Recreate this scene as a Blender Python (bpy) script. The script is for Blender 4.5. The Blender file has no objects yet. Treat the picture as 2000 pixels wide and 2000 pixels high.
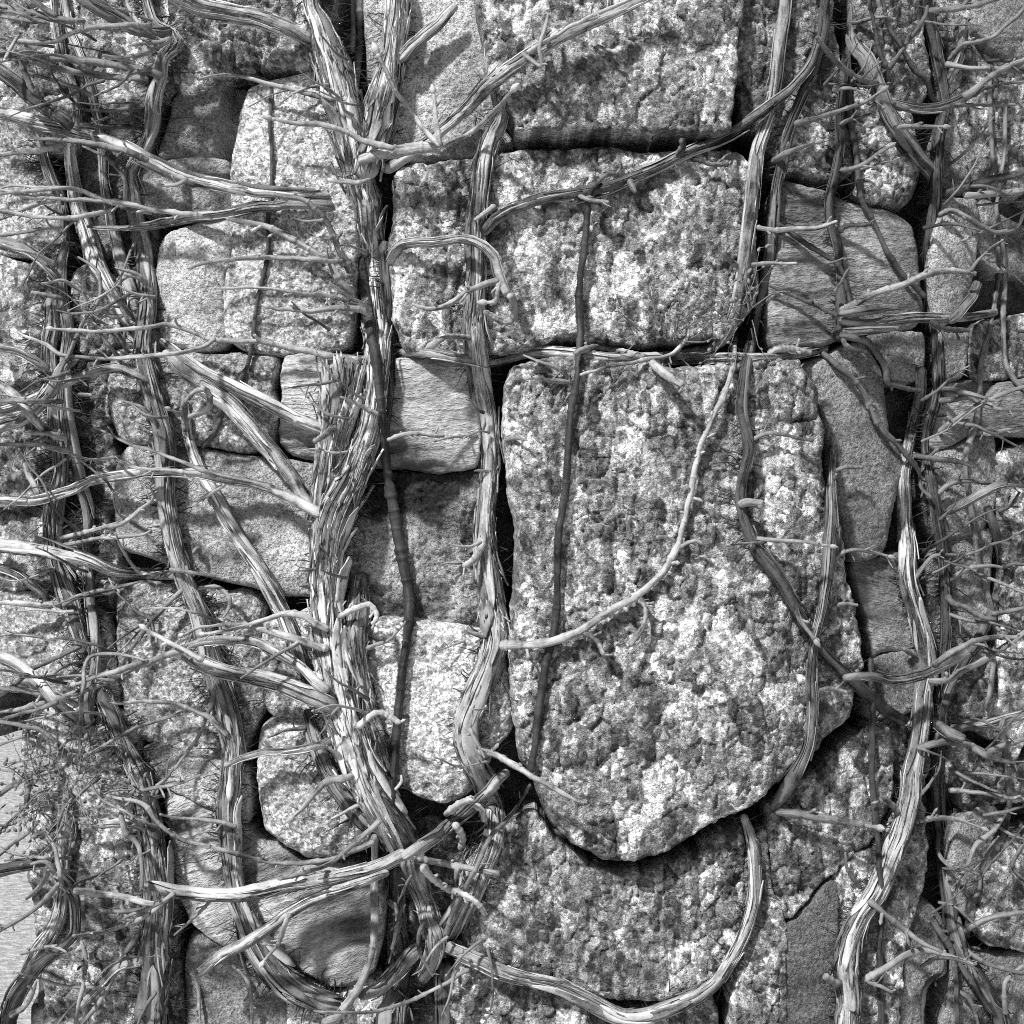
import bpy, math, random
import numpy as np
from mathutils import Vector

random.seed(7)
RNG = np.random.default_rng(7)
scene = bpy.context.scene
COL = scene.collection

# ------------------------------------------------------------------ camera, sky, sun, exposure
CAM_D, CAM_Z, MPP = 1.5, 0.75, 0.0005      # camera 1.5 m from the wall, lens axis 0.75 m up, metres per traced pixel at the wall
cam_data = bpy.data.cameras.new("camera")
cam_data.sensor_width = 36.0
cam_data.lens = 36.0 * CAM_D / 1.0
cam_data.clip_start, cam_data.clip_end = 0.05, 200.0
cam = bpy.data.objects.new("camera", cam_data)
cam.location = (0, -CAM_D, CAM_Z)
cam.rotation_euler = (math.radians(90), 0, 0)
COL.objects.link(cam)
scene.camera = cam

TO_SUN = Vector((-0.52, -0.78, 0.90)).normalized()
SUN_EL = math.asin(TO_SUN.z)
SUN_ROT = math.atan2(TO_SUN.x, TO_SUN.y)
world = bpy.data.worlds.new("World")
scene.world = world
world.use_nodes = True
wn = world.node_tree
bg = wn.nodes["Background"]
sky = wn.nodes.new("ShaderNodeTexSky")
sky.sky_type = 'NISHITA'
sky.sun_disc = False
sky.sun_elevation = SUN_EL
sky.sun_rotation = SUN_ROT
sky.dust_density = 4.0
bw = wn.nodes.new("ShaderNodeRGBToBW")        # black and white photograph: a colourless sky
wn.links.new(sky.outputs[0], bw.inputs[0])
wn.links.new(bw.outputs[0], bg.inputs[0])
bg.inputs[1].default_value = 0.036
sun_data = bpy.data.lights.new("sun", 'SUN')
sun_data.energy = 5.0
sun_data.angle = math.radians(4)
sun_data.color = (1, 1, 1)
sun = bpy.data.objects.new("sun", sun_data)
sun.rotation_euler = (-TO_SUN).to_track_quat('-Z', 'Y').to_euler()
sun.location = TO_SUN * 5
COL.objects.link(sun)
scene.view_settings.view_transform = 'Standard'
scene.view_settings.look = 'None'
scene.view_settings.exposure = 0.12
scene.view_settings.gamma = 1.0
scene.cycles.use_denoising = False
scene.cycles.filter_width = 1.0
scene.cycles.adaptive_threshold = 0.02
scene.cycles.max_bounces = 2
scene.cycles.diffuse_bounces = 2
scene.cycles.glossy_bounces = 1

# ------------------------------------------------------------------ noise in numpy
def hsh(ix, iy, seed):
    with np.errstate(over='ignore'):
        h = (ix.astype(np.int64).astype(np.uint32) * np.uint32(374761393)
             + iy.astype(np.int64).astype(np.uint32) * np.uint32(668265263)
             + np.uint32((seed * 2246822519 + 3266489917) & 0xffffffff))
        h ^= h >> np.uint32(15); h *= np.uint32(2246822519)
        h ^= h >> np.uint32(13); h *= np.uint32(3266489917)
        h ^= h >> np.uint32(16)
    return h.astype(np.float64) / 4294967295.0

def vnoise(x, y, seed=0, period=0):
    x = np.asarray(x, float); y = np.asarray(y, float)
    ix, iy = np.floor(x), np.floor(y)
    fx, fy = x - ix, y - iy
    fx = fx * fx * (3 - 2 * fx); fy = fy * fy * (3 - 2 * fy)
    ix1 = ix + 1
    if period:
        ix, ix1 = np.mod(ix, period), np.mod(ix1, period)
    a, b = hsh(ix, iy, seed), hsh(ix1, iy, seed)
    c, d = hsh(ix, iy + 1, seed), hsh(ix1, iy + 1, seed)
    return (a + (b - a) * fx) * (1 - fy) + (c + (d - c) * fx) * fy     # 0..1

def fbm(x, y, seed=0, octaves=4, gain=0.5):
    t, amp, tot = 0, 1.0, 0.0
    for o in range(octaves):
        t = t + amp * (vnoise(x * 2 ** o, y * 2 ** o, seed + 17 * o) - 0.5)
        tot += amp; amp *= gain
    return t / tot * 2                                                   # about -1..1

def facets(x, y, cell, seed):
    """broken crystal facets: every cell has its own height and its own tilt"""
    X, Y = x / cell, y / cell
    ix, iy = np.floor(X), np.floor(Y)
    best = np.full(X.shape, 9.0); sec = np.full(X.shape, 9.0); hgt = np.zeros_like(X); val = np.zeros_like(X)
    for dx in (-1, 0, 1):
        for dy in (-1, 0, 1):
            cx, cy = ix + dx, iy + dy
            px = cx + 0.1 + 0.8 * hsh(cx, cy, seed); py = cy + 0.1 + 0.8 * hsh(cx, cy, seed + 1)
            d = (X - px) ** 2 + (Y - py) ** 2
            h = (hsh(cx, cy, seed + 2) - 0.5) + 1.3 * ((hsh(cx, cy, seed + 3) - 0.5) * (X - px) + (hsh(cx, cy, seed + 4) - 0.5) * (Y - py))
            m = d < best
            sec = np.where(m, best, np.minimum(sec, d)); best = np.where(m, d, best); hgt = np.where(m, h, hgt); val = np.where(m, hsh(cx, cy, seed + 5), val)
    crack = np.exp(-((np.sqrt(sec) - np.sqrt(best)) / .13) ** 2)
    return hgt, val, crack

# ------------------------------------------------------------------ mapping of the traced outlines onto the wall
def wall_y(px):
    """plan of the wall: flat in the middle, turning away to the right and to the left"""
    px = np.asarray(px, float)
    r = np.logaddexp(0, (px - 1560) / 60) * 60 * MPP * 0.50
    l = np.logaddexp(0, (190 - px) / 40) * 40 * MPP * 0.55
    return r + l

def unproject(px, py, y):
    k = MPP * (CAM_D + y) / CAM_D
    return (px - 1000) * k, CAM_Z - (py - 1000) * k

GS = 4                                           # depth map, one cell for 4 x 4 traced pixels
HOFF = 200
HN = (2000 + 2 * HOFF) // GS + 1
gx = np.arange(HN) * GS - HOFF
HMAP = np.repeat((wall_y(gx) + 0.05)[None, :], HN, 0)

def hidx(px, py):
    i = np.clip(np.rint((np.asarray(py) + HOFF) / GS).astype(int), 0, HN - 1)
    j = np.clip(np.rint((np.asarray(px) + HOFF) / GS).astype(int), 0, HN - 1)
    return i, j

def catmull(P, step, closed=False):
    P = np.asarray(P, float)
    n = len(P)
    out = []
    for i in range(n if closed else n - 1):
        if closed:
            a, b, c, d = P[(i - 1) % n], P[i], P[(i + 1) % n], P[(i + 2) % n]
        else:
            b, c = P[i], P[i + 1]
            a = P[i - 1] if i else 2 * b - c
            d = P[i + 2] if i + 2 < n else 2 * c - b
        L = math.hypot(c[0] - b[0], c[1] - b[1])
        m = max(2, int(L / step + 0.5))
        t = (np.arange(m) / m)[:, None]
        if closed:      # stones: corners kept crisper than a full spline
            sp = 0.5 * (2 * b + (c - a) * t + (2 * a - 5 * b + 4 * c - d) * t ** 2 + (3 * b - a - 3 * c + d) * t ** 3)
            out.append(0.55 * sp + 0.45 * (b + (c - b) * t))
        else:
            out.append(0.5 * (2 * b + (c - a) * t + (2 * a - 5 * b + 4 * c - d) * t ** 2 + (3 * b - a - 3 * c + d) * t ** 3))
    if not closed:
        out.append(P[-1:])
    return np.vstack(out)

def make_mesh(name, V, quads=None, tris=None, uv=None, smooth=True, mat_index=None, alb=None):
    quads = np.zeros((0, 4), int) if quads is None else np.asarray(quads, int)
    tris = np.zeros((0, 3), int) if tris is None else np.asarray(tris, int)
    me = bpy.data.meshes.new(name)
    me.vertices.add(len(V))
    me.vertices.foreach_set("co", np.asarray(V, np.float32).ravel())
    nl = len(quads) * 4 + len(tris) * 3
    loops = np.concatenate([quads.ravel(), tris.ravel()])
    me.loops.add(nl)
    me.loops.foreach_set("vertex_index", loops.astype(np.int32))
    me.polygons.add(len(quads) + len(tris))
    st = np.concatenate([np.arange(len(quads)) * 4, len(quads) * 4 + np.arange(len(tris)) * 3])
    me.polygons.foreach_set("loop_start", st.astype(np.int32))
    if smooth:
        me.polygons.foreach_set("use_smooth", np.ones(len(st), bool))
    if mat_index is not None:
        me.polygons.foreach_set("material_index", np.asarray(mat_index, np.int32))
    if uv is not None:
        l = me.uv_layers.new(name="uv")
        l.data.foreach_set("uv", np.asarray(uv, np.float32)[loops].ravel())
    if alb is not None:
        at = me.attributes.new('mineral', 'FLOAT', 'POINT')
        at.data.foreach_set('value', np.asarray(alb, np.float32))
    me.update(calc_edges=True)
    me.validate()
    return me

def link(name, me, mats, parent=None, tone=None, **props):
    o = bpy.data.objects.new(name, me)
    for m in mats:
        if me is not None and len(me.materials) < len(mats):
            me.materials.append(m)
    COL.objects.link(o)
    if parent is not None:
        o.parent = parent
    if tone is not None:
        o["tone"] = float(tone)
    for k, v in props.items():
        o[k] = v
    return o

def recentre(me):
    """put the object origin in the middle of the mesh"""
    n = len(me.vertices)
    co = np.empty(n * 3, np.float32); me.vertices.foreach_get("co", co)
    co = co.reshape(-1, 3)
    c = (co.min(0) + co.max(0)) / 2
    me.vertices.foreach_set("co", (co - c).ravel())
    return Vector(c.tolist())

# ------------------------------------------------------------------ materials
class NT:
    def __init__(self, name):
        self.m = bpy.data.materials.new(name); self.m.use_nodes = True
        self.t = self.m.node_tree; self.n = self.t.nodes
        self.b = self.n["Principled BSDF"]
        self.b.inputs["Specular IOR Level"].default_value = 0.25
    def new(self, k, **kw):
        n = self.n.new(k)
        for a, v in kw.items(): setattr(n, a, v)
        return n
    def put(self, sock, v):
        if hasattr(v, "links") or hasattr(v, "is_output"): self.t.links.new(v, sock)
        else: sock.default_value = v
    def math(self, op, a, b=0.0, c=0.0, clamp=False):
        n = self.new("ShaderNodeMath", operation=op); n.use_clamp = clamp
        self.put(n.inputs[0], a); self.put(n.inputs[1], b); self.put(n.inputs[2], c)
        return n.outputs[0]
    def vmath(self, op, a, b=(0, 0, 0), scale=None):
        n = self.new("ShaderNodeVectorMath", operation=op)
        self.put(n.inputs[0], a); self.put(n.inputs[1], b)
        if scale is not None: self.put(n.inputs["Scale"], scale)
        return n.outputs[0]
    def noise(self, v, scale, detail=3.0, rough=0.55, dist=0.0, col=False):
        n = self.new("ShaderNodeTexNoise"); self.put(n.inputs["Vector"], v)
        n.inputs["Scale"].default_value = scale; n.inputs["Detail"].default_value = detail
        n.inputs["Roughness"].default_value = rough; n.inputs["Distortion"].default_value = dist
        return n.outputs[1 if col else 0]
    def voronoi(self, v, scale, feature='F1', rnd=1.0):
        n = self.new("ShaderNodeTexVoronoi", feature=feature); self.put(n.inputs["Vector"], v)
        n.inputs["Scale"].default_value = scale; n.inputs["Randomness"].default_value = rnd
        return n
    def cellv(self, vor):
        s = self.new("ShaderNodeSeparateColor"); self.t.links.new(vor.outputs["Color"], s.inputs[0])
        return s.outputs[0]
    def ramp(self, v, stops, interp='LINEAR'):
        n = self.new("ShaderNodeValToRGB"); self.put(n.inputs[0], v)
        cr = n.color_ramp; cr.interpolation = interp
        while len(cr.elements) < len(stops): cr.elements.new(0.5)
        for e, (p, c) in zip(cr.elements, stops):
            e.position = p; e.color = (c, c, c, 1)
        return n.outputs[0]
    def rng(self, v, a, b, c, d):
        n = self.new("ShaderNodeMapRange"); self.put(n.inputs[0], v)
        for i, x in enumerate((a, b, c, d)): n.inputs[i + 1].default_value = x
        return n.outputs[0]
    def attr(self, name):
        n = self.new("ShaderNodeAttribute", attribute_type='OBJECT', attribute_name=name)
        return n.outputs["Fac"]
    def bump(self, h, strength, dist, normal=None):
        n = self.new("ShaderNodeBump"); self.put(n.inputs["Height"], h)
        n.inputs["Strength"].default_value = strength; n.inputs["Distance"].default_value = dist
        if normal is not None: self.put(n.inputs["Normal"], normal)
        return n.outputs[0]
    def finish(self, val, normal, rough=0.85):
        self.put(self.b.inputs["Base Color"], val)
        self.put(self.b.inputs["Normal"], normal)
        self.b.inputs["Roughness"].default_value = rough
        return self.m

def stone_coords(q, stretch=(1, 1, 1)):
    tc = q.new("ShaderNodeTexCoord"); oi = q.new("ShaderNodeObjectInfo")
    off = q.math('MULTIPLY', oi.outputs["Random"], 23.0)
    v = q.vmath('ADD', tc.outputs["Object"], off)
    rot = q.new("ShaderNodeVectorRotate", rotation_type='Y_AXIS')
    q.put(rot.inputs["Vector"], v); q.put(rot.inputs["Angle"], q.attr("grain"))
    return q.vmath('MULTIPLY', rot.outputs[0], stretch)

def mat_stone(name, grain_scale, lo, hi, bump_d, stretch=(1, 1, 1), rough=0.82, crystal=0):
    """mineral colours come with the mesh (one value per crystal or layer); the nodes add the fine grain and its relief"""
    q = NT(name)
    v = stone_coords(q, stretch)
    fine = relief = q.noise(v, grain_scale, 2.5, 0.75)
    mn = q.new("ShaderNodeAttribute", attribute_type='GEOMETRY', attribute_name='mineral').outputs["Fac"]
    if crystal:
        vw = q.vmath('ADD', v, q.vmath('SCALE', q.vmath('SUBTRACT', q.noise(v, 110, 2, 0.6, col=True), (.5, .5, .5)), scale=.006))
        cell = q.cellv(q.voronoi(vw, crystal))
        relief = q.math('MULTIPLY_ADD', cell, 1.3, q.math('MULTIPLY', fine, .8))
        mn = q.math('MULTIPLY', mn, q.ramp(cell, [(0, .42), (.3, .80), (.7, 1.15), (1, 1.65)]))
    col = q.math('MULTIPLY', q.math('MULTIPLY', mn, q.rng(fine, 0.30, 0.70, lo, hi)), q.attr("tone"))
    return q.finish(col, q.bump(relief, 1.0, bump_d), rough)

def mat_bark(name, dark, light, fib=1.0):
    q = NT(name)
    uv = q.new("ShaderNodeUVMap", uv_map="uv")
    tc = q.new("ShaderNodeTexCoord")
    oi = q.new("ShaderNodeObjectInfo")
    off = q.math('MULTIPLY', oi.outputs["Random"], 31.0)
    u = q.vmath('ADD', uv.outputs[0], off)
    w = q.vmath('SUBTRACT', q.noise(u, 40, 3, 0.6, col=True), (0.5, 0.5, 0.5))
    uw = q.vmath('ADD', u, q.vmath('SCALE', w, scale=0.006))
    s1 = q.noise(q.vmath('MULTIPLY', uw, (1.0, 0.055, 1.0)), 300 * fib, 3, 0.65)
    s2 = q.noise(q.vmath('MULTIPLY', uw, (1.0, 0.07, 1.0)), 90 * fib, 2, 0.6)
    obj = q.vmath('ADD', tc.outputs["Object"], off)
    pat = q.noise(obj, 45, 3, 0.6)
    seg = q.noise(q.vmath('MULTIPLY', u, (0.15, 1.0, 1.0)), 55, 2, 0.6)
    fine = q.noise(obj, 500, 2, 0.6)
    val = q.math('MULTIPLY', s1, 0.95)
    val = q.math('MULTIPLY_ADD', s2, 0.80, val)
    val = q.math('MULTIPLY_ADD', pat, 0.80, val)
    val = q.math('MULTIPLY_ADD', seg, 0.55, val)
    val = q.math('MULTIPLY_ADD', fine, 0.30, val)
    val = q.math('SUBTRACT', val, 1.20)
    m = (dark + light) / 2
    col = q.ramp(val, [(0.20, dark), (0.42, dark + 0.45 * (light - dark)), (0.62, light * 0.85), (0.85, light * 1.15)])
    col = q.math('MULTIPLY', col, q.attr("tone"))
    h = q.math('MULTIPLY_ADD', s1, 1.2, q.math('MULTIPLY', s2, 1.6))
    h = q.math('MULTIPLY_ADD', fine, 0.3, h)
    return q.finish(col, q.bump(h, 0.9, 0.0018 if fib == 1.0 else 0.0009), 0.62)

def mat_plain(name, lo, hi, scale, rough=0.7, bumpd=0.0005):
    q = NT(name)
    tc = q.new("ShaderNodeTexCoord")
    n = q.noise(tc.outputs["Object"], scale, 4, 0.6)
    col = q.math('MULTIPLY', q.rng(n, 0.3, 0.7, lo, hi), q.attr("tone"))
    return q.finish(col, q.bump(n, 0.5, bumpd), rough)

M = {
    'coarse': mat_stone("coarse_crystalline_stone", 400, .45, 1.55, .0046, crystal=230),
    'gran': mat_stone("speckled_granite", 420, .45, 1.55, .0024, crystal=380),
    'smooth': mat_stone("fine_grained_stone", 400, .35, 1.65, .0036),
    'lam': mat_stone("layered_sandstone", 420,   .55, 1.45, .0036, (.30, .5, 1.0)),
    'core': mat_stone("dark_earth_fill", 260, .4, 1.6, .004),
    'bark': mat_bark("fibrous_peeling_bark", 0.035, 0.58),
    'twig': mat_bark("twig_bark", 0.05, 0.46, 1.2),
    'plate': mat_bark("smooth_bark_plate", 0.16, 0.60, .45),
    'bud': mat_plain("bud_scales", 0.30, 0.46, 400, 0.5),
    'cut': mat_plain("cut_wood", 0.40, 0.62, 500, 0.8),
    'root': mat_plain("dry_rootlets", 0.015, 0.08, 300, 0.9),
    'flower': mat_plain("dried_flower_stalks", 0.08, 0.32, 300, 0.9),
    'ground': mat_plain("pale_gravel", 0.30, 0.62, 55, 0.95, 0.02),
}

# ------------------------------------------------------------------ ground and wall
def ground():
    n = 60
    xs = np.sign(np.linspace(-1, 1, n)) * np.abs(np.linspace(-1, 1, n)) ** 3 * 60
    X, Y = np.meshgrid(xs, xs)
    Z = 0.02 * fbm(X * 1.5, Y * 1.5, 5, 3)
    V = np.stack([X, Y, Z], -1).reshape(-1, 3)
    i = (np.arange(n - 1)[:, None] * n + np.arange(n - 1)[None, :]).ravel()
    me = make_mesh("ground", V, np.stack([i, i + 1, i + n + 1, i + n], 1))
    link("ground", me, [M['ground']], tone=1.0, kind="structure")
ground()

wall = bpy.data.objects.new("stone_wall", None)
wall["label"] = "rough dry stone wall of mixed blocks and boulders behind the bare vines"
wall["category"] = "wall"
COL.objects.link(wall)

def outline_dist(P, px, py):
    """signed test and distance of points to the closed outline P, nearest outline point too"""
    A = P; B = np.roll(P, -1, 0)
    inside = np.zeros(px.shape, bool); dist = np.empty(px.shape); nx = np.empty(px.shape); ny = np.empty(px.shape)
    d = B - A; L2 = (d ** 2).sum(1) + 1e-9
    for s in range(0, len(px), 3000):
        x = px[s:s + 3000, None]; y = py[s:s + 3000, None]
        cr = ((A[:, 1] > y) != (B[:, 1] > y)) & (x < (B[:, 0] - A[:, 0]) * (y - A[:, 1]) / (B[:, 1] - A[:, 1] + 1e-12) + A[:, 0])
        inside[s:s + 3000] = cr.sum(1) % 2 == 1
        t = np.clip(((x - A[:, 0]) * d[:, 0] + (y - A[:, 1]) * d[:, 1]) / L2, 0, 1)
        qx = A[:, 0] + t * d[:, 0]; qy = A[:, 1] + t * d[:, 1]
        D = (x - qx) ** 2 + (y - qy) ** 2
        k = D.argmin(1); r = np.arange(len(k))
        dist[s:s + 3000] = np.sqrt(D[r, k]); nx[s:s + 3000] = qx[r, k]; ny[s:s + 3000] = qy[r, k]
    return inside, dist, nx, ny

SEED = [100]
def stone(poly, base, kind, tone=1.0, R=16, drop=15, tilt=(0, 0), grain=0.0, back=0.13, step=3, name="stone", amp=1.0, relief=None, stain=None, **props):
    """one stone: traced outline, rounded edges, broken face, sides running back into the wall; base = mm proud of the wall plane"""
    SEED[0] += 31; sd = SEED[0]
    P = np.array(poly, float)
    if name == "stone":
        P[P[:, 0] <= 2, 0] = -150; P[P[:, 0] >= 1998, 0] = 2150
        P[P[:, 1] <= 2, 1] = -150; P[P[:, 1] >= 1998, 1] = 2150
    P = catmull(P, 5, True)
    d_ = np.roll(P, -1, 0) - np.roll(P, 1, 0); d_ /= np.hypot(d_[:, 0], d_[:, 1])[:, None] + 1e-9
    sg = np.sign(np.sum(P[:, 0] * np.roll(P[:, 1], -1) - np.roll(P[:, 0], -1) * P[:, 1]))
    if name == "stone": P = P + 6.0 * sg * np.stack([d_[:, 1], -d_[:, 0]], 1)
    wob = {'coarse': 4.2, 'gran': 2.0, 'smooth': 1.6, 'lam': 2.4, 'core': 3.0}[kind]
    P[:, 0] += wob * (fbm(P[:, 0] / 22, P[:, 1] / 22, sd, 3) + 1.4 * fbm(P[:, 0] / 70, P[:, 1] / 70, sd + 3, 2))
    P[:, 1] += wob * (fbm(P[:, 0] / 22, P[:, 1] / 22, sd + 1, 3) + 1.4 * fbm(P[:, 0] / 70, P[:, 1] / 70, sd + 4, 2))
    P[:, 0] += .5 * wob * fbm(P[:, 0] / 9, P[:, 1] / 9, sd + 22, 2); P[:, 1] += .5 * wob * fbm(P[:, 0] / 9, P[:, 1] / 9, sd + 23, 2)
    x0, y0 = np.floor(P.min(0) / step) * step - step; x1, y1 = np.ceil(P.max(0) / step) * step + step
    gx_ = np.arange(x0, x1 + 1, step); gy_ = np.arange(y0, y1 + 1, step)
    nx_, ny_ = len(gx_), len(gy_)
    X, Y = np.meshgrid(gx_, gy_); X = X.ravel(); Y = Y.ravel()
    ins, dist, qx, qy = outline_dist(P, X, Y)
    I = (np.arange(ny_ - 1)[:, None] * nx_ + np.arange(nx_ - 1)[None, :]).ravel()
    Q = np.stack([I, I + nx_, I + nx_ + 1, I + 1], 1)
    cnt = ins[Q].sum(1)
    Q = Q[cnt >= 2]
    used = np.unique(Q)
    out = ~ins
    X = np.where(out, qx, X); Y = np.where(out, qy, Y)
    dist = np.where(out, 0, dist)
    near = ins & (dist < step * 0.35)                       # pull stragglers onto the outline so that the rim is clean
    X = np.where(near, qx, X); Y = np.where(near, qy, Y); dist = np.where(near, 0, dist)
    px, py = X[used], Y[used]; dd = dist[used]
    cx, cy = P[:, 0].mean(), P[:, 1].mean()
    # face relief, in mm
    R = R * .42
    drop = drop * .75
    rr = np.maximum(4, R * (1 + 1.1 * fbm(px / 45, py / 45, sd + 5, 3)))
    t = np.clip(dd / rr, 0, 1)
    prof = np.sqrt(np.clip(1 - (1 - t) ** 2, 0, 1))
    t2 = np.clip(dd / 75, 0, 1)
    h = base - drop * (1 + .8 * fbm(px / 70, py / 70, sd + 15, 3)) * (1 - prof) - 3.5 * (1 - t2) ** 2
    h = h + (px - cx) * MPP * 1000 * tilt[0] + (py - cy) * MPP * 1000 * tilt[1]
    wx = px + 6 * fbm(px / 24, py / 24, sd + 6, 3); wy = py + 6 * fbm(px / 24, py / 24, sd + 7, 3)
    damp = 0.35 + 0.65 * prof
    c, s = math.cos(grain), math.sin(grain)
    if kind == 'coarse':
        a = (wx * c - wy * s) * 1.0; b = (wx * s + wy * c) * .62
        h1, c1, k1 = facets(a, b, 52, sd + 9); h2, c2, k2 = facets(a + 3, b, 25, sd + 10); h3, c3, k3 = facets(a, b + 5, 13, sd + 11)
        gap = np.clip(.5 + 1.2 * fbm(px / 60, py / 60, sd + 21, 3), 0, 1)
        lf = fbm(px / 90, py / 90, sd + 20, 4)
        r_ = 6.0 * fbm(px / 150, py / 150, sd + 8, 4) + 2.6 * h1 + 2.2 * h2 + 2.2 * h3 - gap * (3.4 * k1 + 3.0 * k2 + 1.6 * k3)
        big = np.clip((c1 - .76) / .05, 0, 1)
        mid = np.clip((c2 - .84) / .04, 0, 1); low = np.clip((.13 - c2) / .04, 0, 1)
        al = .20 * c1 + .40 * c2 + .48 * c3 + .16 * lf - .02
        al = al + .42 * big * (.35 + .65 * c3) + .20 * mid - .16 * low
        alb = np.interp(al, [.10, .30, .50, .68, .90, 1.1], [.06, .15, .24, .33, .47, .70])
    elif kind == 'gran':
        h2, c2, k2 = facets(wx, wy, 17, sd + 10); h3, c3, k3 = facets(wx, wy, 9, sd + 11)
        lf = fbm(px / 110, py / 110, sd + 20, 4)
        r_ = 6.0 * fbm(px / 150, py / 150, sd + 8, 4) + 1.6 * fbm(px / 22, py / 22, sd + 9, 3) + 1.5 * h2 + 1.5 * h3 - .6 * k2
        al = .30 * c2 + .45 * c3 + .50 * lf + .12
        alb = np.interp(al, [.08, .3, .5, .7, .95], [.17, .29, .38, .46, .60])
    elif kind == 'smooth':
        h3, c3, k3 = facets(wx, wy, 9, sd + 11)
        lf = fbm(px / 120, py / 120, sd + 20, 5, .6)
        r_ = 6.0 * fbm(px / 150, py / 150, sd + 8, 3) + 2.2 * fbm(px / 34, py / 34, sd + 9, 4) + 1.5 * h3
        al = .5 + .65 * lf + .22 * (c3 - .5)
        alb = np.interp(al, [.1, .35, .5, .65, .9], [.08, .22, .30, .37, .50])
    elif kind == 'lam':
        a = px * c - py * s; b = px * s + py * c
        b = b + 14 * fbm(a / 140, b / 140, sd + 2, 3)
        l1 = fbm(a / 110, b / 8, sd + 9, 3); l2 = fbm(a / 240, b / 34, sd + 10, 2)
        r_ = 4.0 * fbm(px / 150, py / 150, sd + 8, 3) + 1.3 * l1 + 1.8 * l2 + 1.3 * fbm(px / 16, py / 16, sd + 14, 2)
        al = .5 + .20 * l1 + .20 * l2 + .45 * fbm(px / 100, py / 100, sd + 20, 4)
        alb = np.interp(al, [.1, .35, .5, .65, .9], [.07, .24, .35, .44, .56])
    else:
        h1, c1, k1 = facets(wx, wy, 70, sd + 9); h2, c2, k2 = facets(wx, wy, 30, sd + 10)
        r_ = 12 * fbm(px / 90, py / 90, sd + 8, 5) + 9 * h1 + 4 * h2
        alb = .03 + .05 * c1 + .07 * c2
    if stain is not None:
        alb = alb * stain(px, py, sd)
    h = h + r_ * damp * amp
    if relief is not None:
        h = h + relief(px, py)
    Yw = wall_y(px) - h / 1000
    yb = float(wall_y(cx)) - base / 1000
    k = MPP * (CAM_D + np.maximum(wall_y(px) - base / 1000, yb - 0.05)) / CAM_D
    VX = (px - 1000) * k; VZ = CAM_Z - (py - 1000) * k
    V = np.stack([VX, Yw, VZ], 1)
    remap = np.full(len(X), -1); remap[used] = np.arange(len(used))
    Q = remap[Q]
    # depth map
    if name == "stone":
        g = (dd > 0)
        i, j = hidx(px[g], py[g]); np.minimum.at(HMAP, (i, j), Yw[g])
    # sides
    E = np.concatenate([Q[:, [0, 1]], Q[:, [1, 2]], Q[:, [2, 3]], Q[:, [3, 0]]])
    key = np.sort(E, 1); key = key[:, 0] * len(V) + key[:, 1]
    _, inv, c_ = np.unique(key, return_inverse=True, return_counts=True)
    BE = E[c_[inv] == 1]
    bv = np.unique(BE)
    m2 = np.full(len(V), -1)
    cvx, cvz = VX.mean(), VZ.mean()
    V1 = V[bv].copy(); V1[:, 1] += 0.030
    V1[:, 0] += (V1[:, 0] - cvx) * 0.004; V1[:, 2] += (V1[:, 2] - cvz) * 0.004
    V1[:, 1] += 0.004 * fbm(px[bv] / 15, py[bv] / 15, sd + 12, 2)
    V2 = V1.copy(); V2[:, 1] += back
    m2[bv] = len(V) + np.arange(len(bv))
    n1 = len(bv)
    S1 = np.stack([BE[:, 1], BE[:, 0], m2[BE[:, 0]], m2[BE[:, 1]]], 1)
    S2 = np.stack([m2[BE[:, 1]], m2[BE[:, 0]], m2[BE[:, 0]] + n1, m2[BE[:, 1]] + n1], 1)
    V = np.vstack([V, V1, V2])
    me = make_mesh(name, V, np.vstack([Q, S1, S2]), alb=np.concatenate([alb, alb[bv], alb[bv]]), smooth=kind not in ('coarse', 'core'))
    loc = recentre(me)
    o = link(name, me, [M[kind]], wall, tone, grain=float(grain), **props)
    o.location = loc
    return o

# earth and rubble in the depth of the joints, down to the ground
stone([(-160, -160), (2160, -160), (2160, 2520), (120, 2520), (112, 1520), (80, 1430), (-160, 1370)],
      -52, 'core', 1.0, step=12, name="core", back=0.30, drop=30)

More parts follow.
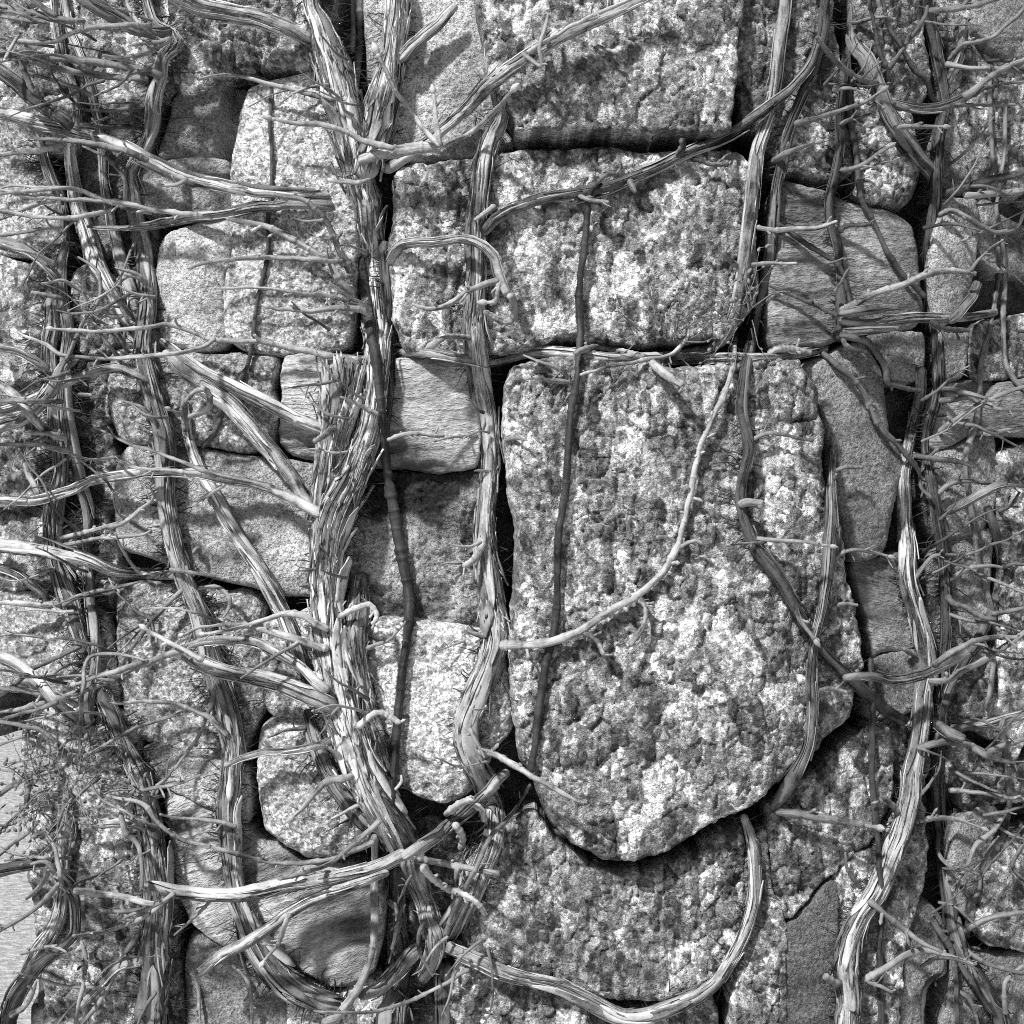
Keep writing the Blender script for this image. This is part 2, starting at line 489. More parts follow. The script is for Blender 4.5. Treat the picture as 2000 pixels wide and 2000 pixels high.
C, G_, S_, L_ = 'coarse', 'gran', 'smooth', 'lam'
STONES = [
 # --- top left
 ([(0,0),(110,0),(150,20),(158,110),(150,185),(70,178),(0,188)], 16, C, 1.0),
 ([(0,192),(70,182),(150,192),(142,290),(60,296),(0,304)], 10, G_, .9),
 ([(166,0),(325,0),(332,70),(338,150),(305,200),(240,215),(190,200),(166,140)], 18, C, 1.05),
 ([(205,225),(250,212),(300,205),(312,250),(290,300),(225,300),(200,262)], 2, S_, .95),
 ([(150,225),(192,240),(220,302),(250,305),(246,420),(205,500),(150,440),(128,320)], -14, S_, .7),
 ([(0,312),(60,302),(98,340),(118,410),(115,478),(60,492),(0,486)], 12, G_, 1.05),
 ([(336,0),(640,0),(632,70),(612,118),(560,122),(462,126),(378,168),(342,164),(334,70)], 26, C, 1.0, dict(tilt=(0,-.12))),
 ([(347,176),(440,157),(482,168),(462,259),(450,304),(336,304),(312,302),(330,240)], 4, S_, .72, dict(R=14, relief=lambda x,y: -28*np.clip((x-432+(y-160)*.12)/22,0,1))),
 ([(259,330),(336,309),(440,314),(446,404),(362,412),(272,406)], 6, S_, .95, dict(relief=lambda x,y: -12*np.clip((x-355)/16,0,1)*(y>340))),
 ([(314,480),(336,452),(400,433),(464,424),(452,480),(438,560),(444,648),(428,674),(380,682),(320,664),(304,600),(304,530)], 10, S_, 1.52, dict(R=40)),
 ([(488,168),(560,150),(620,134),(668,140),(690,260),(694,420),(690,560),(676,672),(560,690),(484,682),(444,652),(438,570),(454,480),(450,330),(468,240)], 16, G_, 1.2, dict(R=30)),
 ([(720,0),(930,0),(946,60),(952,130),(968,235),(1000,272),(935,298),(850,306),(760,296),(724,200)], 8, S_, 1.65, dict(R=24)),
 ([(944,0),(1440,0),(1434,150),(1424,246),(1380,254),(1160,250),(1032,252),(1000,236),(958,150)], 46, C, .95, dict(R=14, drop=30, tilt=(0,.07))),
 ([(1444,0),(1612,0),(1628,60),(1650,150),(1664,260),(1668,328),(1620,334),(1545,324),(1500,292),(1452,210)], 20, C, .95),
 ([(774,332),(860,315),(940,305),(1010,292),(1120,288),(1300,292),(1430,294),(1466,312),(1474,420),(1482,560),(1440,638),(1405,658),(1300,664),(1200,672),(1120,650),(1010,684),(930,690),(850,686),(790,676),(768,600),(764,450)], 32, C, 1.2, dict(R=24, drop=30)),
 ([(1674,0),(1795,0),(1808,80),(1815,160),(1800,198),(1760,195),(1712,168),(1684,100)], 22, C, .95),
 ([(1674,172),(1705,178),(1742,208),(1780,222),(1786,250),(1796,330),(1786,370),(1770,391),(1684,378),(1676,300)], 26, C, .95),
 ([(1525,358),(1610,370),(1650,392),(1740,416),(1780,442),(1795,520),(1802,608),(1780,638),(1700,643),(1640,654),(1610,668),(1512,674),(1504,600),(1506,430)], 18, L_, .78, dict(R=28, grain=.06)),
 ([(1500,332),(1540,336),(1660,342),(1672,372),(1600,362),(1510,350)], -34, S_, .5),  # dark sunken strip: its low tone stands in for shadow below the overhang
 ([(1836,240),(1862,226),(1888,320),(1898,364),(1832,376),(1826,300)], 14, S_, 1.35, dict(R=16)),
 ([(1838,392),(1880,386),(1908,390),(1912,430),(1905,520),(1880,600),(1850,628),(1832,622),(1826,500)], 16, S_, 1.3, dict(R=20)),
 ([(1916,392),(1945,398),(1972,430),(2000,498),(2000,524),(1950,528),(1914,480)], 8, S_, 1.15, dict(R=14)),
 ([(1938,0),(2000,0),(2000,112),(1968,106),(1922,70),(1908,30)], 30, S_, .8),
 ([(1822,0),(1898,0),(1912,60),(1946,98),(1985,122),(2000,126),(2000,368),(1906,360),(1890,290),(1866,214),(1838,200),(1830,100)], 8, C, .95),
 # --- centre: the great boulder and its neighbours
 ([(1004,712),(1100,694),(1250,712),(1400,716),(1500,702),(1556,706),(1598,760),(1614,870),(1622,980),(1650,1040),(1664,1120),(1690,1230),(1696,1290),(1684,1370),(1672,1410),(1620,1450),(1560,1510),(1500,1556),(1450,1588),(1380,1622),(1310,1667),(1250,1692),(1190,1690),(1140,1667),(1100,1640),(1076,1600),(1052,1560),(1042,1530),(1014,1480),(1002,1400),(998,1250),(1010,1100),(1000,950),(990,850),(986,760)], 52, C, 1.12,
   dict(R=44, drop=46, tilt=(.015,-.03), relief=lambda x,y: -16*np.clip((x-1470-(1560-y)*.14)/130,0,1)+7*np.exp(-((x-1240)/240)**2-((y-1250)/330)**2))),
 ([(1566,716),(1620,692),(1650,677),(1690,672),(1718,716),(1726,760),(1736,830),(1740,860),(1761,890),(1762,940),(1745,1000),(1724,1080),(1668,1092),(1644,1010),(1628,950),(1620,850),(1604,762)], 14, S_, .72, dict(R=40)),
 ([(1694,662),(1740,650),(1800,652),(1808,690),(1800,735),(1780,744),(1742,740),(1730,700)], 16, S_, .8),
 ([(1838,652),(1880,642),(1892,660),(1890,702),(1880,735),(1840,740)], 14, S_, 1.0, dict(R=16)),
 ([(1898,642),(1930,624),(2000,604),(2000,728),(1950,734),(1902,730)], 16, C, 1.0),
 ([(1836,752),(1940,747),(1948,770),(1905,812),(1890,850),(1830,880),(1820,860)], 10, L_, .85, dict(grain=-.1)),
 ([(1956,752),(2000,737),(2000,838),(1960,846),(1908,838),(1918,802)], 26, L_, .55),
 ([(1826,888),(1870,872),(1900,857),(1940,854),(1944,900),(1950,940),(1940,1000),(1920,1034),(1842,1054),(1816,1000),(1812,930)], 8, S_, 1.0, dict(R=30)),
 ([(1958,884),(2000,864),(2000,1180),(1990,1480),(1962,1478),(1958,1300),(1962,1100),(1954,1000)], 12, C, 1.15),
 ([(1668,1104),(1704,1094),(1752,1084),(1790,1092),(1800,1200),(1790,1262),(1722,1274),(1708,1284),(1696,1200),(1678,1150)], 2, L_, .62, dict(grain=-.3)),
 ([(1846,1062),(1900,1042),(1938,1040),(1930,1180),(1922,1260),(1870,1282),(1826,1270),(1818,1120)], 0, S_, .8, dict(tilt=(.1,0))),
 ([(1710,1292),(1724,1282),(1790,1274),(1800,1320),(1790,1384),(1750,1400),(1698,1404),(1696,1340)], 4, S_, .85),
 ([(1830,1292),(1870,1290),(1924,1268),(1950,1320),(1952,1440),(1890,1420),(1838,1410)], 0, C, .85),
 ([(1700,1412),(1752,1408),(1800,1400),(1812,1480),(1800,1560),(1760,1560),(1748,1490)], 0, C, .8),
 # --- lower right
 ([(962,1624),(1044,1594),(1080,1652),(1160,1694),(1250,1712),(1330,1684),(1420,1624),(1446,1606),(1452,1700),(1452,1850),(1404,1920),(1270,1960),(1150,1950),(1030,1912),(950,1884),(902,1820),(912,1700)], 18, C, .95, dict(R=36, tilt=(0,-.05))),
 ([(1502,1574),(1560,1534),(1640,1470),(1690,1424),(1740,1424),(1744,1550),(1704,1644),(1632,1700),(1562,1776),(1542,1798),(1522,1740),(1506,1640)], 18, C, .72, dict(R=24)),
 ([(1624,1722),(1634,1760),(1628,2000),(1532,2000),(1534,1834),(1562,1792)], 16, S_, .42, dict(R=10)),
 ([(1458,1700),(1490,1624),(1508,1740),(1532,1812),(1526,2000),(1402,2000),(1442,1930),(1458,1850)], 16, C, 1.0),
 ([(1642,1704),(1718,1646),(1762,1566),(1798,1570),(1806,1640),(1804,1750),(1770,1830),(1762,1900),(1748,2000),(1634,2000),(1640,1800)], 16, C, 1.25),
 ([(1778,1782),(1806,1764),(1842,1802),(1848,1900),(1802,1932),(1792,2000),(1757,2000),(1768,1880)], 4, S_, .8, dict(R=18)),
 ([(1880,1602),(1930,1572),(1958,1600),(1920,1690),(1902,1800),(1862,1752),(1864,1650)], 6, S_, .85, dict(R=16)),
 ([(1962,1640),(2000,1604),(2000,1862),(1932,1842),(1914,1790),(1922,1702)], 12, C, 1.1),
 ([(1864,1880),(1924,1870),(2000,1890),(2000,2000),(1852,2000)], 6, S_, .8),
 ([(1864,1440),(1950,1484),(2000,1496),(2000,1580),(1960,1566),(1890,1584),(1862,1540)], 6, C, .95),
 # --- middle left
 ([(556,697),(640,690),(770,702),(850,697),(920,707),(930,760),(935,830),(934,890),(924,912),(850,919),(790,912),(690,908),(600,896),(562,880),(545,858),(549,790)], 14, L_, 1.25, dict(R=20, drop=22, grain=.02)),
 ([(217,694),(236,684),(310,686),(420,692),(500,692),(538,702),(528,760),(538,800),(528,850),(480,880),(400,866),(260,862),(232,850),(217,814),(210,750)], 14, G_, 1.0, dict(R=30)),
 ([(226,910),(246,872),(310,868),(400,880),(480,895),(600,907),(660,918),(664,1000),(650,1150),(560,1160),(480,1142),(400,1122),(332,1100),(290,1086),(241,1070),(227,1040),(224,970)], 14, S_, 1.28, dict(R=34, tilt=(0,.05))),
 ([(672,930),(780,925),(860,930),(925,924),(946,960),(956,1050),(966,1150),(950,1224),(880,1222),(800,1212),(740,1204),(680,1196),(666,1080)], 4, S_, 1.15, dict(R=14, amp=2.0, stain=lambda x,y,s: np.interp(fbm(x/70,y/70,s+40,5,.6)+np.clip((1010-y)/110,-.25,.35)*(x<900)*-1, [-.30,-.05,.12,.35],[.12,.30,.75,1.1]))),
 ([(700,1216),(790,1212),(880,1224),(950,1236),(978,1260),(1000,1350),(996,1420),(960,1470),(940,1520),(910,1555),(870,1570),(830,1560),(790,1545),(746,1540),(715,1480),(690,1350)], 24, G_, 1.35, dict(R=40, drop=34, tilt=(.06,0))),
 ([(516,1222),(560,1212),(612,1190),(680,1200),(690,1300),(670,1384),(600,1406),(540,1398),(517,1370),(510,1290)], 14, G_, 1.25, dict(R=34)),
 ([(512,1424),(542,1404),(600,1412),(670,1398),(720,1470),(744,1560),(750,1620),(700,1660),(660,1680),(610,1680),(556,1660),(516,1625),(502,1560),(500,1470)], 28, G_, 1.25, dict(R=50, drop=36)),
 ([(232,1152),(300,1140),(382,1146),(440,1162),(480,1152),(508,1184),(504,1290),(512,1380),(492,1420),(468,1480),(430,1492),(350,1470),(300,1450),(258,1434),(240,1380),(228,1260)], 8, G_, .88, dict(R=26)),
 ([(277,1470),(305,1458),(370,1482),(478,1506),(476,1606),(380,1566),(330,1542),(296,1520)], 14, S_, 1.28, dict(R=18)),
 ([(322,1552),(380,1574),(470,1616),(500,1644),(540,1662),(600,1692),(660,1697),(720,1704),(745,1780),(725,1900),(650,1930),(560,1880),(480,1870),(420,1838),(372,1798),(338,1700)], 12, L_, 1.15, dict(R=24, grain=.35)),
 ([(66,1642),(140,1604),(230,1614),(290,1624),(326,1700),(330,1820),(340,1900),(350,2000),(92,2000),(84,1900),(64,1780),(54,1700)], 14, C, 1.25, dict(R=34)),
 ([(42,1424),(82,1374),(160,1382),(232,1394),(262,1446),(274,1510),(292,1608),(230,1606),(140,1597),(62,1632),(47,1560),(40,1480)], 16, G_, 1.2, dict(R=30)),
 ([(0,1172),(60,1162),(130,1182),(190,1200),(214,1290),(222,1382),(160,1372),(90,1364),(40,1352),(0,1344)], 12, G_, 1.05, dict(R=28)),
 ([(0,502),(60,512),(112,530),(126,640),(132,780),(126,960),(60,982),(0,988)], 14, C, 1.0),
 ([(140,532),(170,516),(205,530),(228,600),(226,668),(200,688),(150,680),(136,600)], 6, C, .95),
 ([(150,702),(204,702),(206,800),(222,872),(216,1000),(160,1000),(145,850)], -10, C, .8),
 ([(0,998),(60,990),(130,1000),(210,1010),(226,1080),(222,1180),(140,1172),(60,1150),(0,1160)], -6, C, .95),
 ([(216,560),(256,520),(296,560),(308,640),(316,680),(240,680),(222,640)], -4, S_, 1.40),
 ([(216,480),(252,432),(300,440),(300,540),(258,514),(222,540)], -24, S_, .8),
 # --- bottom
 ([(376,1832),(430,1850),(500,1882),(560,1902),(545,2000),(382,2000),(360,1900)], 8, S_, .85, dict(R=24)),
 ([(562,1912),(650,1946),(735,1920),(772,2000),(562,2000)], 4, G_, 1.2),
 ([(900,1846),(1010,1922),(1150,1966),(1270,1976),(1385,1944),(1390,2000),(884,2000)], 4, C, .9),
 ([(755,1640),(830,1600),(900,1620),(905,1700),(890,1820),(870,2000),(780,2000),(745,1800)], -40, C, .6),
]
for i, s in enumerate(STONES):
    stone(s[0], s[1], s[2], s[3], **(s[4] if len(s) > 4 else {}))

# ------------------------------------------------------------------ vines
VIEW = np.array([0.0, -1.0, 0.0])

def unit(a):
    return a / (np.linalg.norm(a, axis=-1, keepdims=True) + 1e-12)

def smooth1(a, k):
    if k < 1: return a
    w = np.exp(-0.5 * (np.arange(-3 * k, 3 * k + 1) / k) ** 2); w /= w.sum()
    p = np.pad(a, 3 * k, mode='edge')
    return np.convolve(p, w, 'valid')

def trace(pts, lift0, lift1, dive, main):
    """centre line in metres: traced course in the picture plane, depth from lying on the wall (and on older stems) plus a lift in mm"""
    P = np.array(pts, float)
    rmin = max(2.0, P[:, 2].mean())
    C3 = catmull(P, max(3.0, rmin * 0.30) if main else 2.4)
    px, py, r = C3[:, 0], C3[:, 1], np.maximum(C3[:, 2], 1.2)
    ds = np.hypot(np.diff(px), np.diff(py)); s_ = np.concatenate([[0], np.cumsum(ds)])
    k_ = 1.0 if not main else .6
    px = px + k_ * (2.6 * (vnoise(s_ / 24, s_ * 0 + P[0, 0], 11) - .5) + 5.0 * (vnoise(s_ / 70, s_ * 0 + P[0, 0], 12) - .5))
    py = py + k_ * (2.6 * (vnoise(s_ / 24, s_ * 0 + P[0, 1], 13) - .5) + 5.0 * (vnoise(s_ / 70, s_ * 0 + P[0, 1], 14) - .5))
    ds = np.hypot(np.diff(px), np.diff(py)); s = np.concatenate([[0], np.cumsum(ds)])
    tx, ty = np.gradient(px), np.gradient(py); n = np.hypot(tx, ty) + 1e-9
    hx, hy = -ty / n, tx / n
    H = np.stack([HMAP[hidx(px + o * r * hx, py + o * r * hy)] for o in (-.7, -.35, 0, .35, .7)])
    H = H.min(0) if not main else 0.5 * H.min(0) + 0.5 * H.mean(0)
    step = s[-1] / max(1, len(s) - 1)
    k = max(1, int(22 / step))
    pad = np.pad(H, k, mode='edge')
    Hm = np.min(np.stack([pad[i:i + len(H)] for i in range(2 * k + 1)]), 0)
    Hs = smooth1(Hm, max(1, int((26 if not main else 34) / step)))
    u = s / s[-1]
    lift = lift0 + (lift1 - lift0) * u
    if dive:
        lift = lift - dive * np.clip(1 - s / 70, 0, 1) ** 1.5
    rm = r * MPP
    y = Hs - rm * (0.75 if main else 0.9) - lift / 1000
    y += 0.002 * (vnoise(s / 50, s * 0 + P[0, 0], 3) - 0.5)
    x, z = unproject(px, py, y)
    rm = rm * (CAM_D + y) / CAM_D
    return np.stack([x, y, z], 1), rm, px, py, r, s

def frames(c):
    t = unit(np.gradient(c, axis=0))
    a = unit(np.cross(t, VIEW)); b = np.cross(a, t)
    return t, a, b

def stamp(px, py, r, y):
    for i in range(0, len(px), 2):
        R = r[i]; n = int(R / GS) + 1
        ci, cj = hidx(px[i], py[i])
        ii, jj = np.mgrid[max(0, ci - n):min(HN, ci + n + 1), max(0, cj - n):min(HN, cj + n + 1)]
        d2 = ((ii - ci) * GS) ** 2 + ((jj - cj) * GS) ** 2
        m = d2 <= R * R
        f = y[i] - np.sqrt(np.maximum(R * R - d2, 0)) * MPP
        sub = HMAP[ii, jj]
        HMAP[ii, jj] = np.where(m, np.minimum(sub, f), sub)

def tube(c, rm, s_px, style, seed, cut0=False, cut1=False):
    """swept stem with fibrous ridges (main), leaf-scar rings (twig) or fat knuckles (knob)"""
    n = len(c)
    rp = rm / MPP
    sides = int(np.clip(rp.mean() * 2.0, 8, 44))
    t, a, b = frames(c)
    th = -math.pi / 2 + np.arange(sides + 1) / sides * 2 * math.pi
    TH, SS = np.meshgrid(np.arange(sides + 1) % sides / sides, s_px)
    f = np.ones_like(TH)
    if style == 'main':
        wob = vnoise(SS / 60, TH * 0 + 3, seed) * 0.16 - 0.08
        P1, P2 = 6, max(8, sides // 2)
        tw = SS / 900.0
        f += wob + 0.20 * (vnoise((TH + tw) * P1, SS / 90, seed + 1, P1) - 0.5)
        rid = 1 - np.abs(2 * vnoise((TH + tw) * P2, SS / 55, seed + 2, P2) - 1)
        f += 0.20 * (rid - 0.55)
        f += 0.10 * (vnoise((TH + tw) * P2 * 2, SS / 26, seed + 3, P2 * 2) - 0.5)
        step = vnoise(SS / 60, TH * 0 + 9, seed + 5)
        f += 0.08 * (np.floor(step * 4) / 4 - 0.4)
    else:
        L = 44 if style == 'twig' else 12
        ph = SS / L + vnoise(SS / 60, TH * 0, seed) * 2.4
        d = np.abs(ph - np.rint(ph)) * L
        w = 2.2 if style == 'twig' else 2.6
        f += (0.30 if style == 'twig' else 0.26) * np.exp(-(d / w) ** 2)
        f += 0.30 * (vnoise(SS / 40, TH * 0 + 2, seed + 4) - .5) + 0.20 * (vnoise(TH * 5, SS / 26, seed + 1, 5) - 0.5) + 0.10 * (vnoise(TH * 8, SS / 9, seed + 2, 8) - 0.5)
    rad = f * rm[:, None]
    # ends: rounded where they are not cut
    end = np.ones(n)
    if not cut0: end *= np.sqrt(np.clip(1 - np.clip(1 - s_px / (rp[0] * 0.9), 0, 1) ** 2, 0.02, 1))
    if not cut1: end *= np.sqrt(np.clip(1 - np.clip(1 - (s_px[-1] - s_px) / (rp[-1] * 0.9), 0, 1) ** 2, 0.02, 1))
    rad = rad * end[:, None]
    V = c[:, None, :] + rad[..., None] * (np.cos(th)[None, :, None] * a[:, None, :] + np.sin(th)[None, :, None] * b[:, None, :])
    m = sides + 1
    V = V.reshape(-1, 3)
    uv = np.stack([TH * 0 + np.arange(m)[None, :] / sides * 2 * math.pi * rm.mean(), SS * MPP], -1).reshape(-1, 2)
    i = (np.arange(n - 1)[:, None] * m + np.arange(sides)[None, :]).ravel()
    Q = np.stack([i, i + 1, i + m + 1, i + m], 1)
    T = []; extra = []; euv = []
    for e, row, p in ((0, 0, c[0]), (1, n - 1, c[-1])):
        k = len(V) + len(extra); extra.append(p); euv.append((0, s_px[row] * MPP))
        j = row * m + np.arange(sides)
        T.append(np.stack([j + 1, j, np.full(sides, k)], 1) if e == 0 else np.stack([j, j + 1, np.full(sides, k)], 1))
    V = np.vstack([V, np.array(extra)]); uv = np.vstack([uv, np.array(euv)])
    T = np.vstack(T)
    mi = np.concatenate([np.zeros(len(Q)), np.full(sides, 1 if cut0 else 0), np.full(sides, 1 if cut1 else 0)])
    return V, Q, T, uv, mi, rad

def strip_geo(c, rm, s_px, rng, front=True, big=False):
    """one peeled ribbon of bark lying along a stem, its ends lifting off"""
    n = len(c); L = s_px[-1]
    ln = rng.uniform(140, 420) if big else rng.uniform(50, 240)
    ln = min(ln, L * 0.8)
    s0 = rng.uniform(0, L - ln)
    i0, i1 = np.searchsorted(s_px, [s0, s0 + ln]); i1 = min(i1, n - 1)
    if i1 - i0 < 4: return None
    idx = np.unique(np.linspace(i0, i1, min(i1 - i0 + 1, 20 if big else 10)).astype(int))
    cc, rr = c[idx], rm[idx]
    t, a, b = frames(c); a, b = a[idx], b[idx]
    u = np.linspace(0, 1, len(idx))
    th0 = math.pi / 2 + rng.uniform(-1.5, 1.5) + rng.uniform(-.5, .5) * u
    half = (rng.uniform(.28, .75) if big else rng.uniform(.04, .17)) * (0.06 + 0.94 * np.sin(math.pi * u) ** .55)
    half = half * (1 + 0.5 * (vnoise(u * 7, u * 0 + s0, 3) - .5))
    loose = 1.0 if rng.uniform() < .45 else .2
    up = loose * rng.uniform(.1, .9) * np.clip((u - rng.uniform(.55, .8)) / .4, 0, 1) ** 1.6 + loose * rng.uniform(0, .6) * np.clip((rng.uniform(.15, .4) - u) / .4, 0, 1) ** 1.6
    base = 1.02 + rng.uniform(0, .10) + up * (1.2 if big else .9)
    tk = rng.uniform(.0005, .0011)
    K = 5 if big else 4
    w = np.linspace(-1, 1, K)
    curl = rng.uniform(-.06, .14)
    ang = th0[:, None] + half[:, None] * w[None, :]
    rad = rr[:, None] * (base[:, None] + curl * (w[None, :] ** 2))
    rad = rad + rr[:, None] * .10 * (vnoise(w[None, :] * 3 + 0 * ang, u[:, None] * 9 + s0, 5) - .5)
    ang = np.concatenate([ang, ang[:, ::-1]], 1); rad = np.concatenate([rad + tk, rad[:, ::-1]], 1)
    V = cc[:, None, :] + rad[..., None] * (np.cos(ang)[..., None] * a[:, None, :] + np.sin(ang)[..., None] * b[:, None, :])
    m = 2 * K; nn = len(idx)
    uv = np.stack([ang * rr.mean(), np.repeat((s_px[idx] * MPP)[:, None], m, 1)], -1).reshape(-1, 2)
    i = np.arange(nn - 1)[:, None] * m + np.arange(m)[None, :]
    j = np.arange(nn - 1)[:, None] * m + (np.arange(m)[None, :] + 1) % m
    Q = np.stack([i, i + m, j + m, j], -1).reshape(-1, 4)
    caps = []
    for row in (0, nn - 1):
        o = row * m
        for k in range(K - 1):
            caps.append((o + k, o + k + 1, o + m - 2 - k, o + m - 1 - k) if row == 0 else (o + m - 1 - k, o + m - 2 - k, o + k + 1, o + k))
    return V.reshape(-1, 3), np.vstack([Q, np.array(caps)]), uv

def join(parts):
    V, Q, U, o = [], [], [], 0
    for v, q, u in parts:
        V.append(v); Q.append(q + o); U.append(u); o += len(v)
    return np.vstack(V), np.vstack(Q), np.vstack(U)

def hair_geo(p0, d0, length, rad, rng, seg=5, droop=.6):
    """one thin root or stalk: a bent three-sided tube"""
    pts = [np.array(p0)]; d = unit(np.array(d0))
    for i in range(seg):
        d = unit(d + rng.normal(0, .33, 3) * droop)
        pts.append(pts[-1] + d * length / seg)
    c = np.array(pts)
    t = unit(np.gradient(c, axis=0)); a = unit(np.cross(t, np.array([.31, -.9, .27]))); b = np.cross(a, t)
    r = rad * np.linspace(1, .35, seg + 1)
    th = np.arange(3) / 3 * 2 * math.pi
    V = c[:, None, :] + r[:, None, None] * (np.cos(th)[None, :, None] * a[:, None, :] + np.sin(th)[None, :, None] * b[:, None, :])
    i = np.arange(seg)[:, None] * 3 + np.arange(3)[None, :]; j = np.arange(seg)[:, None] * 3 + (np.arange(3)[None, :] + 1) % 3
    Q = np.stack([i, j, j + 3, i + 3], -1).reshape(-1, 4)
    return V.reshape(-1, 3), Q, np.zeros((len(c) * 3, 2)), c

def spur_geo(p, d, length, r, rng):
    """short side spur with a swollen tip"""
    prof = [(0, 1.0), (.3, .85), (.6, .75), (.72, 1.0), (.86, .8), (1.0, .12)]
    d = unit(np.array(d)); bend = rng.normal(0, .35, 3)
    k = 6; th = np.arange(k) / k * 2 * math.pi; V = []
    a = unit(np.cross(d, np.array([.3, .8, .2]))); b = np.cross(a, d)
    for u, w in prof:
        c = p + d * length * u + bend * length * .5 * u * u
        V.append(c + r * w * (np.cos(th)[:, None] * a + np.sin(th)[:, None] * b))
    V = np.vstack(V)
    i = np.arange(len(prof) - 1)[:, None] * k + np.arange(k)[None, :]; j = np.arange(len(prof) - 1)[:, None] * k + (np.arange(k)[None, :] + 1) % k
    return V, np.stack([i, j, j + k, i + k], -1).reshape(-1, 4)

def bud_geo(p, d, r):
    """pointed bud of overlapping scales"""
    d = unit(np.array(d)); a = unit(np.cross(d, np.array([.2, .9, .3]))); b = np.cross(a, d)
    L = np.array([-.6, 0, .5, 1.2, 2.0, 2.8, 3.5, 4.1, 4.5]) * r
    R = np.array([.7, 1.0, 1.28, 1.45, 1.42, 1.15, .75, .36, .04]) * r
    k = 12; th = np.arange(k) / k * 2 * math.pi
    lob = 1 + .05 * np.cos(th * 2)
    V = p + L[:, None, None] * d + (R[:, None] * lob[None, :])[..., None] * (np.cos(th)[None, :, None] * a + np.sin(th)[None, :, None] * b)
    i = np.arange(len(L) - 1)[:, None] * k + np.arange(k)[None, :]; j = np.arange(len(L) - 1)[:, None] * k + (np.arange(k)[None, :] + 1) % k
    return V.reshape(-1, 3), np.stack([i, j, j + k, i + k], -1).reshape(-1, 4)

VINES = {}
def vine(code, label, tone=1.0, category="vine"):
    o = bpy.data.objects.new("climbing_vine", None)
    o["label"] = label; o["category"] = category; o["group"] = "bare vines climbing the stone wall"
    COL.objects.link(o)
    VINES[code] = dict(root=o, tone=tone, placed=False)

def ptsof(txt):
    out, r = [], 6.0
    for tok in txt.split():
        v = [float(q) for q in tok.split(',')]
        if len(v) > 2: r = v[2]
        out.append((v[0], v[1], r))
    return out

NSEED = [0]
def local(me, root):
    """the thing's Empty sits at its first stem's foot; keep meshes in world place"""
    return me

